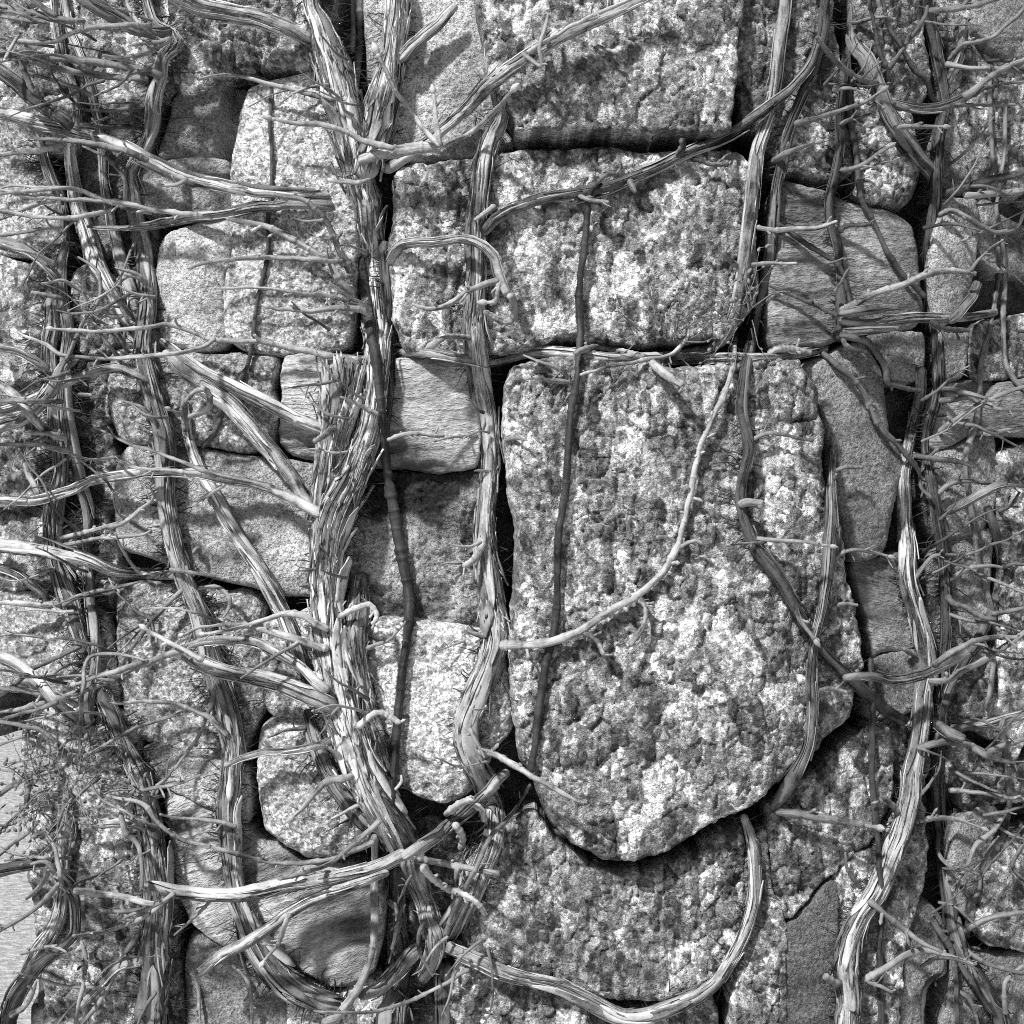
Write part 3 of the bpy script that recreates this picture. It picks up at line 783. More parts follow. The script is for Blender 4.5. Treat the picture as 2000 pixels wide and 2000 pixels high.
def stem(code, txt, lift=(0, 0), main=True, dive=0, tone=None, strips=1.0, roots=0, flags="", style=None, name=None):
    NSEED[0] += 1; sd = NSEED[0] * 13
    V_ = VINES[code]; root = V_['root']
    tone = V_['tone'] if tone is None else tone
    pts = ptsof(txt)
    if not main and 'K' not in flags and 'C' not in flags and len(pts) > 1 and 'F' not in flags:
        x, y, r = pts[-1]; pts[-1] = (x, y, max(2.0, r * .85))
    c, rm, px, py, r, s = trace(pts, lift[0], lift[1], dive, main)
    if not V_['placed']:
        foot = c[np.argmin(c[:, 2])]
        root.location = Vector(foot.tolist()); V_['placed'] = True
        V_['foot'] = foot
    foot = V_['foot']
    if not main and 'M' not in flags:
        u_ = s / s[-1]
        rm = rm * (.92 - (.30 * u_ if 'C' not in flags and 'K' not in flags else .1 * u_))
    style = style or ('main' if main else 'knob' if 'K' in flags else 'twig')
    V, Q, T, uv, mi, rad = tube(c, rm, s, style, sd, 'c' in flags, 'C' in flags)
    if style == 'twig' and not main or style == 'knob':
        rg = np.random.default_rng(sd + 5); t_, a_, b_ = frames(c); ex = []
        for q_ in range(int(s[-1] / 55) + (1 if s[-1] > 45 else 0)):
            k = int(rg.integers(int(len(c) * .12), len(c) - 1)); sg = rg.choice([-1, 1])
            d = t_[k] * rg.uniform(.2, 1.0) + sg * a_[k] * rg.uniform(.5, 1.0) + b_[k] * rg.uniform(-.2, .7)
            ex.append(spur_geo(c[k], d, rg.uniform(7, 26) * MPP, rm[k] * rg.uniform(.45, .75), rg))
        for v2, q2 in ex:
            Q = np.vstack([Q, q2 + len(V)]); uv = np.vstack([uv, np.stack([v2[:, 0], v2[:, 2]], 1)]); V = np.vstack([V, v2])
        mi = np.concatenate([np.zeros(len(Q)), mi[len(mi) - len(T):]])
    big = r.mean() >= 8.5
    nm = name or ('stem' if main else 'branch' if big else 'twig')
    me = make_mesh(nm, V - foot, Q, T, uv, True, mi)
    o = link(nm, me, [M['bark' if style == 'main' else 'twig'], M['cut']], root, tone * (.75 if style == 'main' else 1))
    if r.mean() >= 7: stamp(px, py, r, c[:, 1])
    rng = np.random.default_rng(sd)
    if style == 'main' and strips > 0 and r.mean() > 6:
        cnt = int(s[-1] / 16 * strips * min(1.6, r.mean() / 12))
        small = [g for g in (strip_geo(c, rm, s, rng) for _ in range(cnt)) if g]
        for grp, tn in ((small[::2], tone * 1.2), (small[1::2], tone * .42)):
            if grp:
                g_ = join(grp)
                link("bark_shreds", make_mesh("bark_shreds", g_[0] - foot, g_[1], None, g_[2]), [M['bark']], o, tn, kind="stuff")
        for k in range(int(s[-1] / 75 * strips * (1 if r.mean() > 9 else .35))):
            g = strip_geo(c, rm, s, rng, big=True)
            if g:
                me = make_mesh("bark_strip", g[0] - foot, g[1], None, g[2])
                link("bark_strip", me, [M['plate' if k % 3 else 'bark']], o, tone * (rng.uniform(.95, 1.35) if k % 3 else rng.uniform(.3, .6)))
    if roots:
        t, a, b = frames(c); hs = []
        for _ in range(int(s[-1] / 5 * roots)):
            i = rng.integers(0, len(c)); sg = rng.choice([-1, 1], p=[.35, .65])
            d = a[i] * sg * rng.uniform(.4, 1) + np.array([0, rng.uniform(-.1, .7), rng.uniform(-.5, .3)])
            p = c[i] + a[i] * sg * rm[i] * .7 + np.array([0, rm[i] * .3, 0])
            hs.append(hair_geo(p, d, rng.uniform(.010, .036), rng.uniform(.0004, .0010), rng)[:3])
        v, q, u = join(hs)
        link("rootlets", make_mesh("rootlets", v - foot, q), [M['root']], o, 1.0, kind="stuff")
    if 'B' in flags:
        v, q = bud_geo(c[-1], c[-1] - c[-3], rm[-1] * 1.25)
        link("bud", make_mesh("bud", v - foot, q), [M['bud']], o, tone * 1.15)
    return o, c, rm

def twigs(code, block, tone=None):
    """lines: flags lift0 lift1 | x,y,r x,y ...   the first point is where the twig leaves its stem"""
    for ln in block.strip().splitlines():
        if not ln.strip(): continue
        h, txt = ln.split('|')
        f = h.split()
        fl = f[0]; l0, l1 = float(f[1]), float(f[2])
        tn = float(f[3]) if len(f) > 3 else tone
        heavy = 'M' in fl
        stem(code, txt, (l0, l1), main=False, dive=0 if 'N' in fl else (16 if heavy else 9), tone=tn,
             strips=.5 if heavy else 0, flags=fl, style='main' if heavy else None)

def flower_head(code, centre, radius, n, lift, seed):
    """dried flower cluster: forking stalks with little seed capsules"""
    rng = np.random.default_rng(seed)
    foot = VINES[code]['foot']; root = VINES[code]['root']
    hs = []
    for k in range(n):
        ang = rng.uniform(0, 2 * math.pi); rr = radius * math.sqrt(rng.uniform(0, 1))
        px, py = centre[0] + rr * math.cos(ang), centre[1] + .7 * rr * math.sin(ang)
        y = HMAP[hidx(px, py)] - (lift + rng.uniform(-12, 14)) / 1000
        x, z = unproject(px, py, y)
        p = np.array([x, float(y), z])
        d = np.array([math.cos(ang), rng.uniform(-.6, .2), -math.sin(ang)]) + rng.normal(0, .4, 3)
        v, q, u, c = hair_geo(p, d, rng.uniform(.020, .060), rng.uniform(.0006, .0011), rng, 5)
        hs.append((v, q, u))
        for e in range(3):
            d2 = unit(c[-1] - c[-2]) + rng.normal(0, .7, 3)
            v2, q2, u2, c2 = hair_geo(c[-1 - e], d2, rng.uniform(.004, .010), .00035, rng, 2)
            hs.append((v2, q2, u2))
            bv, bq = bud_geo(c2[-1], d2, rng.uniform(.0007, .0013))
            hs.append((bv, bq, np.zeros((len(bv), 2))))
    v, q, u = join(hs)
    link("dried_flower_head", make_mesh("dried_flower_head", v - foot, q), [M['flower']], root, 1.0, kind="stuff")

# ---- the vines, from the back to the front
vine('V3a', "gnarled shaggy stem nearest the left edge, running down to the lower left corner", 0.7)
vine('V3b', "thin straight stem close beside the shaggy stem at the left edge", 0.7)
vine('V', "three pale stems meeting in one trunk left of the central stem", 0.8)
vine('T33', "shredding pale stem slanting down into the left side of the central trunk", 1.15)
vine('C', "thickest central trunk with white peeling bark and many side branches", 1.2)
vine('T2', "thin dark stem hanging in front of the dark stained stone", 0.15)
vine('T4', "flat shredded stem standing left of the great boulder, with a curled arm", 0.85)
vine('T20', "thin dark upright vine crossing the middle of the great boulder", 0.16)
vine('R1', "smooth pale stem bending into the horizontal old stem above the great boulder", 1.0)
vine('R1b', "dark stem running down the boulder's right part, then slanting to the right trunk", 0.3)
vine('R2', "dark slender stem crossing the layered stone to a black knot", 0.22)
vine('R4', "tall dark stem along the joints near the right edge", 0.24)
vine('R5', "pale twisted trunk at lower right, split open near its foot", .95)
vine('R6', "short grey stem on the right flank of the great boulder, cut off below", 0.5)
vine('R7', "thick pale stem curving like a bowl under the great boulder", .95)
vine('RR', "forked grey stem with fine twigs nearest the right edge", 0.42)
vine('r24', "thin blackish vine hanging straight below the great boulder's right side", 0.18)
vine('T31', "thread-thin dark vine hanging over the pale granite left of the trunk", 0.25)
vine('B1', "dark elbowed branch before the bright ground at lower left", 0.3)
vine('B2', "short pale peeling stem on the corner stones at lower left", .95)
vine('T40', "smooth curved stem dropping from the root knot at the bottom", .9)
vine('post', "straight dark stump at the bottom edge beside the root knot", 0.3)

stem('V3a', "75,270,8 100,345,10 120,390,9 125,440,10 118,500,10 103,570,11 105,630,13 97,690,12 103,750,11 108,810,11 115,870,11 118,930,12 105,1010,16 108,1080,14 125,1140,16 145,1195,15 160,1250,14 178,1290,12 200,1350,13 220,1400,14 240,1450,14 262,1500,19 275,1530,20 285,1580,20 297,1640,21 305,1700,22 310,1780,23 305,1850,22 303,1930,22 305,2060,22 310,2540,24", roots=2.2, strips=1.3)
stem('V3b', "130,470,8 122,515,9 122,580,9 132,640,9 128,700,8 128,780,10 135,840,11 145,900,12 158,950,11 170,1000,10 172,1080,9 178,1160,10 187,1240,10 186,1300,10 176,1365,10 174,1415,8", (2, 2), roots=3.0, strips=.7)
stem('V', "100,-60,8 112,50,9 120,110,8 143,165,7 152,230,7 140,290,9 142,340,11 153,400,13 172,460,15 190,510,15 215,560,13 240,605,13 270,645,10", strips=.9, tone=1.3)
stem('V', "122,-60,5 135,50,6 155,105,6 175,165,7 187,205,9 197,245,9 202,300,8 207,360,8 215,400,10 225,450,12 235,500,12 252,560,11 270,610,10", (2, 2), strips=.6, tone=1.1)
stem('V', "275,-60,7 300,40,9 333,65,10 345,85,13 320,112,10 315,150,9 302,190,12 298,240,12 283,290,10 264,320,9 254,345,10 260,390,13 269,440,14 281,490,14 287,550,14 287,610,15 281,670,13 286,720,15 301,780,16 321,840,17 325,900,16 325,980,15 335,1040,15 350,1095,14 364,1138,14 385,1185,15 401,1235,16 424,1320,20 443,1395,20 455,1460,18 453,1500,18 446,1580,18 452,1640,18 457,1700,16 468,1755,16 485,1800,18 512,1860,22 562,1920,22 622,1950,18 680,1966,14", (4, 4), roots=1.6, strips=1.25)
stem('T33', "358,770,6 362,820,7 375,880,8 395,930,11 420,970,12 440,1010,13 470,1060,13 500,1105,13 530,1150,14 555,1200,12 582,1265,12 605,1330,12 640,1400,12", strips=.9)
stem('T31', "470,130,3 505,152,3.5 529,170,4 527,230,4 530,300,4 530,360,4 525,430,4 523,500,4 512,550,4 503,590,4 495,640,4.5 487,700,5 468,745,5 440,800,5 415,850,5 393,877,4", style='twig', strips=0)
stem('T4', "985,185,5 978,230,13 957,280,15 943,340,16 931,430,17 930,520,16 928,600,17 925,660,19 935,740,19 949,830,19 954,900,21 949,980,16 949,1080,18 957,1150,21 968,1240,24 955,1290,20 933,1350,21 913,1410,21 913,1460,21 935,1510,18 963,1570,18 966,1630,18 937,1710,19 897,1790,18 862,1845,18", roots=.8, strips=1.5)
stem('R7', "1452,1590,7 1470,1650,10 1473,1740,11 1457,1810,11 1430,1870,11 1400,1915,11 1370,1938,13 1320,1962,14 1260,1982,15 1215,1986,14 1175,1967,16 1140,1946,15 1090,1926,13 1040,1914,12 1000,1905,13 960,1890,15 920,1870,14 870,1845,12", roots=.5, strips=.8)
stem('C', "775,1690,12 775,1800,15 780,1880,21 770,1950,25 760,2040,26 765,2540,30", (-6, -6), tone=.6, strips=2.2, roots=1.5)
stem('C', "600,1385,8 618,1450,13 650,1520,14 700,1590,14 765,1655,14", (-4, 0), tone=.5, strips=2.0, roots=1.0)
stem('C', "748,470,8 757,560,10 758,660,10 756,760,10 748,850,9 735,900,8", (-2, -2), tone=.32, strips=2.0, roots=1.2)
stem('C', "630,1030,24 640,930,24 648,870,26 661,800,32 668,740,34 668,694,30", strips=2.6, tone=1.0, roots=.6)
stem('C', "704,1120,10 698,1180,19 690,1250,23 697,1330,23 712,1400,23 735,1470,20 757,1540,18 785,1620,18", (0, 0), strips=2.6, tone=.85, roots=.8)
stem('C', "805,1675,30 785,1640,28 755,1590,28 715,1520,29 690,1450,30 668,1380,30 650,1300,28 640,1230,26 637,1150,26 640,1080,27 652,1010,29 685,940,26 710,880,22 728,820,20 736,740,20 738,660,22 732,580,22 722,500,24 715,430,26 705,370,26 692,310,27 678,240,28 661,170,29 645,110,26 628,50,18 612,10,12 615,-60,12", (2, 2), strips=2.2, roots=1.0, tone=1.25)
stem('C', "778,-60,21 774,40,21 764,110,20 752,180,27 738,250,27 722,300,25 712,350,22", (4, 4), strips=1.6, roots=.8)
stem('C', "800,1660,26 820,1730,18 840,1790,19 852,1840,18 840,1885,16 824,1908,13", (10, 14), strips=.6, flags='C')
stem('C', "706,-60,8 703,50,8 700,100,8 694,160,8 694,200,8", (6, 2), strips=0, style='twig', tone=.7)
stem('C', "690,-60,6 690,50,6 688,100,6", (2, 0), strips=0, style='twig', tone=.9)
stem('T2', "703,500,8 716,590,9 728,670,9 742,760,9 748,830,9 757,920,9 770,1000,10 782,1080,10 797,1150,10 798,1210,10 787,1290,9 777,1400,9 770,1480,9 764,1575,7", (0, 2), strips=0, style='twig')
stem('post', "868,1880,18 869,1960,19 870,2540,21", (-4, -4), strips=.2, flags='c')
stem('T40', "732,1628,6 731,1720,8 733,1800,8 727,1860,8 711,1910,8 690,1945,8 660,1985,8 625,2060,8 600,2540,9", (18, 8), strips=0, style='twig', tone=.95)
stem('R1', "770,686,6 840,690,9 905,703,9 960,708,8 1020,693,9 1080,688,9 1150,695,9 1220,700,8 1300,701,10 1380,701,9 1450,700,9 1520,699,8 1570,690,8 1614,681,8", (0, 6), strips=1.6, flags='C')
stem('R1', "1534,-60,11 1528,40,11 1520,110,11 1510,180,10 1497,240,11 1481,290,12 1473,340,13 1468,410,13 1455,490,12 1447,550,12 1438,600,12 1420,650,11 1390,678,10 1340,691,10 1290,695,8", (4, 0), strips=.35)
stem('R1b', "1614,-60,9 1608,50,10 1595,110,9 1575,165,9 1555,215,9 1540,260,9 1528,310,10 1515,370,9 1508,440,9 1503,500,9 1490,560,9 1475,620,9 1463,680,9 1455,730,9 1448,790,10 1457,840,10 1463,880,10 1452,930,9 1447,975,11 1455,1020,11 1475,1065,11 1500,1097,11 1530,1140,11 1550,1180,10 1575,1225,10 1605,1265,10 1645,1310,10 1690,1350,11 1730,1385,11 1772,1410,9", (4, 0), strips=.4, roots=.5)
stem('R1b', "1600,70,8 1582,125,8 1545,170,8 1500,205,9 1450,245,9 1400,275,9 1330,303,9 1250,340,9 1200,362,9 1130,376,10 1060,388,10 1000,408,10 962,430,11 940,455,10", (6, 2), strips=.4, tone=.55)
stem('R2', "1659,-60,10 1653,40,9 1650,100,8 1645,180,8 1640,230,8 1640,290,8 1632,340,8 1622,380,8 1622,430,8 1632,470,9 1638,520,8 1643,570,10 1645,620,14 1636,668,12", (6, 0), strips=.4, roots=.6)
stem('R2', "1655,90,6 1658,180,6 1662,240,6 1672,300,6 1678,360,6 1685,395,5 1705,430,5 1728,480,5 1742,505,5 1770,545,5 1808,580,5", (2, 2), strips=0, style='twig')
stem('R2', "1518,437,5 1560,465,5 1612,500,5 1640,525,5 1653,560,5 1662,590,5 1656,607,5", (4, 4), strips=0, style='twig')
stem('R4', "1668,10,9 1665,60,12 1672,95,13 1690,115,13 1705,150,13 1718,180,12 1731,215,12 1758,260,12 1790,305,12 1818,345,12 1822,400,10", (4, 0), strips=.9, tone=.5, roots=.6)
stem('R4', "1806,-60,9 1812,30,10 1822,80,10 1832,130,9 1839,170,8 1845,200,8 1838,240,9 1830,290,9 1828,340,9 1828,380,9 1820,430,10 1815,490,10 1813,560,9 1820,610,10 1828,660,10 1832,720,9 1830,770,9 1818,820,9 1808,870,8 1812,905,7 1819,950,8 1828,995,9 1839,1060,10 1845,1120,10 1847,1170,9 1848,1230,9 1845,1290,9 1840,1360,10 1834,1430,13 1828,1500,15 1830,1580,14 1842,1680,13 1855,1760,14 1866,1830,17 1895,1890,17 1930,1950,16 1960,2040,15 1975,2540,17", (4, 2), strips=.6, roots=.9)
stem('R5', "1802,715,9 1792,780,10 1782,830,10 1771,880,9 1765,930,9 1765,970,11 1765,1010,12 1770,1070,14 1772,1130,14 1785,1180,14 1800,1240,15 1808,1300,15 1801,1350,16 1797,1420,16 1788,1470,15 1780,1510,17 1776,1560,17 1762,1615,17 1740,1670,17 1715,1735,17 1688,1778,16 1662,1830,18 1650,1890,20 1657,1950,20 1655,2040,20 1660,2540,22", (6, 4), strips=1.2, roots=1.0)
stem('R6', "1625,870,5 1625,950,9 1622,1000,11 1620,1060,11 1615,1120,11 1607,1180,9 1597,1230,8 1588,1265,8 1584,1330,10 1585,1390,10 1580,1440,10 1570,1480,11 1548,1520,13 1525,1555,11 1508,1582,8", strips=.5)
stem('r24', "1700,1285,5 1705,1380,6 1702,1500,6 1709,1590,6 1715,1665,5 1722,1760,6 1719,1880,6 1722,2060,6 1722,2540,7", (0, 0), strips=0, style='twig')
stem('RR', "1925,985,8 1942,1035,9 1954,1090,9 1950,1130,9 1936,1190,9 1915,1240,9 1890,1280,8 1858,1335,8 1845,1380,8", (4, 4), strips=.5)
stem('RR', "1950,480,4 1947,560,5 1935,640,5 1918,700,5 1914,770,6 1905,830,6 1886,890,6 1890,950,5 1900,1010,5 1910,1090,5 1926,1150,5 1945,1230,5 1938,1300,5 1930,1390,5", (2, 2), strips=0, style='twig', tone=.6)
stem('RR', "1965,190,4 1961,300,4 1952,370,4 1946,410,4 1957,470,4 1962,540,5 1960,660,5 1968,720,5 1995,755,5 2060,790,5", (2, 2), strips=0, style='twig', tone=.6)
stem('RR', "1932,120,4 1935,240,4.5 1938,320,4.5 1930,350,4", (2, 2), strips=0, style='twig', tone=.5)
stem('RR', "1958,1420,5 1968,1500,6 1970,1580,5 1960,1630,5 1938,1652,5 1915,1700,5 1912,1740,5 1892,1770,5 1890,1830,5", (2, 2), strips=0, style='twig', tone=.5)
stem('B2', "132,1540,7 128,1610,12 124,1660,11 125,1700,9 121,1750,9 110,1800,11 85,1840,12 62,1880,11 30,1960,10", (6, 6), strips=.9)
stem('B1', "-60,1716,12 40,1692,10 90,1688,9 110,1705,9 130,1728,9 148,1765,9 150,1810,8 140,1832,8 100,1865,9 70,1890,12 45,1925,16 25,1970,16 15,2060,17 20,2540,18", (70, 40), strips=.6)
stem('T20', "1170,343,7 1155,375,7 1149,410,7 1141,480,7 1134,540,7 1132,603,7 1134,668,7 1127,733,7 1115,805,7 1111,862,7 1106,940,7 1098,1000,7.5 1090,1065,7 1088,1142,7 1083,1220,7.5 1072,1275,7.5 1061,1330,7 1049,1414,7.5 1038,1505,7", (4, 2), strips=0, style='twig')
stem('T4', "975,1258,11 1030,1261,9 1065,1256,9 1130,1232,10 1180,1200,10 1235,1168,10 1275,1140,9 1300,1112,9 1318,1075,8.5 1330,1035,8 1340,1000,8 1350,950,8 1358,910,8 1375,860,8 1390,828,8 1414,770,8 1430,720,8 1437,655,7", (2, 4), main=False, tone=1.1, style='twig')

twigs('C', """
M 4 25 | 748,336,11 800,303,12 850,268,11 900,222,11 960,165,12 1010,125,12 1060,92,12 1110,62,12 1200,22,10 1290,-20,8
- 10 22 | 1030,105,5 1110,55,5 1180,22,5 1260,-15,5
C 12 34 | 700,312,10 740,300,12 790,292,12 830,287,12 858,288,10
BN 34 62 | 858,288,6 832,255,6 800,212,6 772,178,6.5 752,135,7 738,105,8
BN 34 48 | 858,288,7 854,240,7 851,205,6.5 847,182,6
BN 34 52 | 860,288,6 895,272,6 925,255,6.5 960,222,6.5 985,195,6 1000,178,7
M 2 14 | 772,128,10 810,86,10 850,50,10 893,8,8
M 8 26 1.4 | 605,82,11 560,57,14 510,40,15 450,28,16 390,15,16 330,-15,14
M 6 46 1.3 | 640,382,9 560,378,10 500,372,11 430,362,11 360,345,12 290,312,12 250,290,12 140,255,12 60,235,12 -60,205,11
- 8 26 .9 | 655,196,7 600,183,6 560,172,5.5 500,155,5 450,148,5 415,150,5 385,158,5
B 12 30 .85 | 770,290,7 715,276,7 680,258,7 630,242,7 580,240,6.5 530,232,6
B 16 30 | 725,352,6 700,356,6 670,354,6 648,350,5
M 6 30 .8 | 650,402,9 600,400,9 540,402,10 480,408,10 420,418,9 360,428,9 300,438,8 240,446,5 170,444,4
- 26 50 1.1 | 400,420,7 370,417,7 300,408,7 230,396,6 160,390,5 100,387,5 40,380,5 -50,360,5
- 14 22 .7 | 682,535,8 672,512,8 656,470,8 635,430,8 602,397,7 560,385,7 480,372,6
- 10 20 | 690,570,9 672,556,9 652,530,9 620,498,9 560,462,9 500,438,8 442,424,6
B 14 34 .8 | 668,508,6 600,504,6 500,503,6 450,506,6 400,516,5.5 378,521,5
- 12 26 | 715,597,5 640,582,5 560,568,4.5 500,562,4 430,563,4
B 14 34 .9 | 725,615,8 705,603,8 680,600,7 650,601,7 600,608,6.5 550,603,6 526,598,6
B 10 40 1.15 | 655,696,8 610,688,7.5 560,680,7 500,668,6.5 420,664,6 385,651,6 325,634,6 270,642,6 200,647,6 140,645,5.5 105,643,5
M 4 20 1.35 | 645,846,9 625,838,10 590,822,11 545,800,12 500,778,12 450,755,11 400,728,9 350,692,9 312,660,8
M 2 14 1.35 | 612,1000,10 588,965,12 565,925,14 535,885,14 500,845,15 455,795,15 410,760,14 360,725,13 322,682,9
M 8 44 1.25 | 632,1004,11 605,990,11 560,968,11 500,948,9 430,931,9 380,925,9 320,925,8 250,928,9 190,935,9 150,955,9 110,970,9 60,980,8 -50,972,6
- 22 34 | 395,924,6 340,922,6 270,916,5 240,905,5 224,899,4
- 20 40 .9 | 420,930,5 395,919,5 310,885,4.5 250,865,4.5 183,833,4
B 24 34 | 440,948,4 425,958,4.5 400,972,5 385,980,5
K 10 26 .8 | 655,832,7 640,845,7 612,864,7
- 8 18 | 740,812,5 700,790,4.5 663,777,3.5
K 8 24 1.1 | 755,860,4 800,848,4.5 870,850,4.5
MC 12 46 .75 | 655,1385,14 620,1364,16 560,1340,15 500,1322,14 450,1312,12 400,1300,14 362,1280,13
M 10 42 1.35 | 640,1350,11 618,1334,11 585,1300,10 540,1272,9 500,1254,9 450,1250,8 410,1252,8 368,1264,6
B 36 50 | 400,1290,7 365,1272,6 340,1260,6 300,1240,6 285,1230,6
B 12 44 1.2 | 640,1228,9 615,1216,8 585,1200,8 550,1198,8 510,1210,7 470,1222,6 430,1232,5.5 398,1237,5
B 12 40 1.2 | 645,1268,8 618,1262,8 580,1249,8 540,1239,8 500,1228,7 460,1222,6 400,1225,5 358,1240,4.5
- 30 44 | 460,1230,4 440,1220,4 414,1207,4 380,1195,3.5 336,1190,3 275,1190,3
- 14 30 .6 | 590,1255,4 540,1280,4.5 500,1305,4 470,1325,4
K 10 30 | 662,1205,6 690,1190,6.5 718,1182,6 731,1194,6 733,1209,6 725,1222,6
K 10 30 | 697,1420,7 712,1404,7 732,1392,6.5 755,1393,6 780,1413,6
- 8 20 .7 | 712,1270,4 760,1250,4 785,1225,3.5 793,1214,3
- 8 20 .7 | 600,1420,5 560,1425,4.5 520,1440,4
M 10 24 | 655,1440,8 638,1450,8 610,1458,8 560,1465,8 500,1473,7 438,1495,6
B 12 34 .85 | 690,1512,8 670,1519,8 640,1526,8 615,1548,7 592,1576,7 574,1592,6
- 10 18 | 705,1570,5 680,1582,5 645,1598,4
MC 36 46 1.15 | 795,1668,13 750,1688,12 690,1705,13 620,1718,13 560,1727,13 500,1740,13 430,1748,11 350,1742,11 282,1730,10
MC 34 52 1.05 | 790,1674,11 805,1664,11 850,1635,10 895,1600,10 940,1558,10 970,1525,9 992,1508,8
MC 26 46 | 760,1705,8 735,1715,8 680,1733,9 620,1750,9 560,1785,10 500,1828,10 440,1865,10 388,1898,9
B 36 46 | 566,1785,6 556,1805,6 546,1838,6 528,1862,5.5 516,1876,5
- 20 30 .8 | 742,1600,7 715,1628,7 690,1652,7 650,1680,7 600,1701,7 541,1717,6
- 10 36 .85 | 730,1640,6 690,1662,6 630,1682,6 560,1688,6 500,1678,6 450,1665,6 400,1652,6 350,1635,6.5 310,1605,7 275,1570,7 208,1552,7
C 30 44 .85 | 815,1676,8 835,1681,8 900,1692,7.5 976,1706,6.5
K 26 44 | 820,1690,8 845,1715,7 880,1735,7 920,1755,6.5 942,1774,7 950,1792,7
- 20 36 1.1 | 930,1470,8 965,1474,8 1000,1492,8 1040,1515,7.5 1090,1542,7.5 1135,1566,6
K 34 44 | 885,1604,7 897,1622,7 902,1645,7 895,1660,6
K 34 44 | 925,1572,7 940,1585,7 945,1606,7
C 34 46 | 870,1590,8 900,1570,8 925,1562,7
- 8 22 .55 | 868,1825,6 890,1770,6 930,1690,6 960,1635,6 1000,1590,6 1035,1530,6
- 16 26 .8 | 915,1890,5 850,1930,4.5 800,1955,4.5 740,1975,5 680,1978,5 612,1974,4
- 14 24 | 760,1760,6 775,1780,6 772,1820,6 765,1855,6
M 4 14 .8 | 700,1950,10 740,1930,12 790,1880,14 820,1850,12
- 20 30 | 770,1545,4 782,1530,4.5 783,1515,4
""")
twigs('T4', """
M 4 34 1.1 | 760,512,9 770,494,9 790,478,9 850,476,9 900,466,9 940,478,9 963,500,9 978,540,9 993,575,8
KN 34 40 1.0 | 992,572,7 1003,600,7 1000,622,7 985,628,7 965,618,6.5 946,606,6
- 30 46 1.0 | 972,545,7 945,555,7 920,567,6.5 870,595,7 835,600,7 804,592,6
B 30 44 .95 | 976,548,6 972,575,6 966,588,7 950,590,6.5
KB 6 22 | 922,660,5 895,657,6 870,660,6 850,670,6
K 8 26 1.2 | 945,1058,7 935,1075,7 926,1090,7 905,1105,6
- 6 16 .7 | 950,1246,5 925,1236,5 906,1226,4
K 4 16 | 1246,1172,6 1259,1185,6 1260,1205,6 1252,1228,6 1240,1246,6 1228,1262,6
K 4 14 | 1140,1238,5 1160,1246,5 1172,1262,5 1178,1282,5
K 3 12 .8 | 1325,1072,5 1345,1060,4.5 1362,1056,4.5 1376,1063,5
K 3 12 .8 | 1322,1056,4 1300,1048,4 1280,1050,4
K 3 10 | 1030,1265,4 1032,1288,4
- 3 12 .8 | 985,860,4 1010,858,4 1030,862,4
- 3 14 .8 | 930,853,5 880,856,4.5 848,866,4
K 2 10 | 965,404,6 940,420,6 925,430,5
- 6 14 .7 | 915,1420,6 930,1450,6 945,1480,5
""")
twigs('R1b', """
K 4 16 0.52 | 1225,350,6 1232,365,6 1240,378,5
K 3 12 0.60 | 1150,372,5 1180,345,5 1205,338,5
K 3 12 0.68 | 1345,310,5 1380,318,5 1425,320,5
K 4 18 0.45 | 1325,302,7 1335,285,7 1333,268,6
K 3 14 0.75 | 1130,382,5 1160,392,5 1190,396,4
B 6 26 0.60 | 1545,240,6 1590,230,6 1640,215,6 1690,195,6 1724,180,6
B 6 26 0.60 | 1495,325,6 1540,298,6 1592,280,5.5
C 4 26 0.75 | 1445,985,9 1462,982,10 1490,985,10
- 3 12 0.52 | 1500,1058,3 1480,1060,4 1440,1058,4
B 6 30 0.83 | 1480,1052,5 1530,1056,5 1580,1060,5 1622,1067,5
B 6 20 0.68 | 1555,1180,6 1565,1215,6 1590,1248,6
K 3 12 0.60 | 1465,860,4 1500,848,4.5 1540,852,4 1590,860,4
""")
twigs('R1', """
K 4 14 | 1260,700,6 1215,685,6 1170,677,6 1140,682,7 1120,692,7
- 4 12 | 1345,640,4 1338,662,4 1310,695,5 1260,702,5 1200,715,5 1132,735,5
C 4 28 1.15 | 1275,705,9 1295,725,10 1320,742,10 1335,752,10
- 4 14 .9 | 1120,742,4 1080,715,4.5 1022,692,4
B 4 20 .8 | 1120,750,5 1085,745,5 1052,740,5
- 6 20 1.0 | 1470,440,6 1520,450,6 1590,445,6 1636,432,5.5
- 6 16 .9 | 1462,515,5 1500,513,5 1560,515,4.5
K 4 16 | 1500,690,7 1520,680,7 1560,682,7 1585,688,6
K 4 16 .8 | 1445,520,6 1425,505,6 1412,490,6
- 4 18 .7 | 1020,105,5 1055,130,5 1053,90,6 1062,55,6 1068,30,6
K 4 14 1.0 | 1068,110,6 1070,128,6 1068,148,5
B 4 14 1.0 | 1150,80,4 1175,92,4.5 1195,98,5
""")
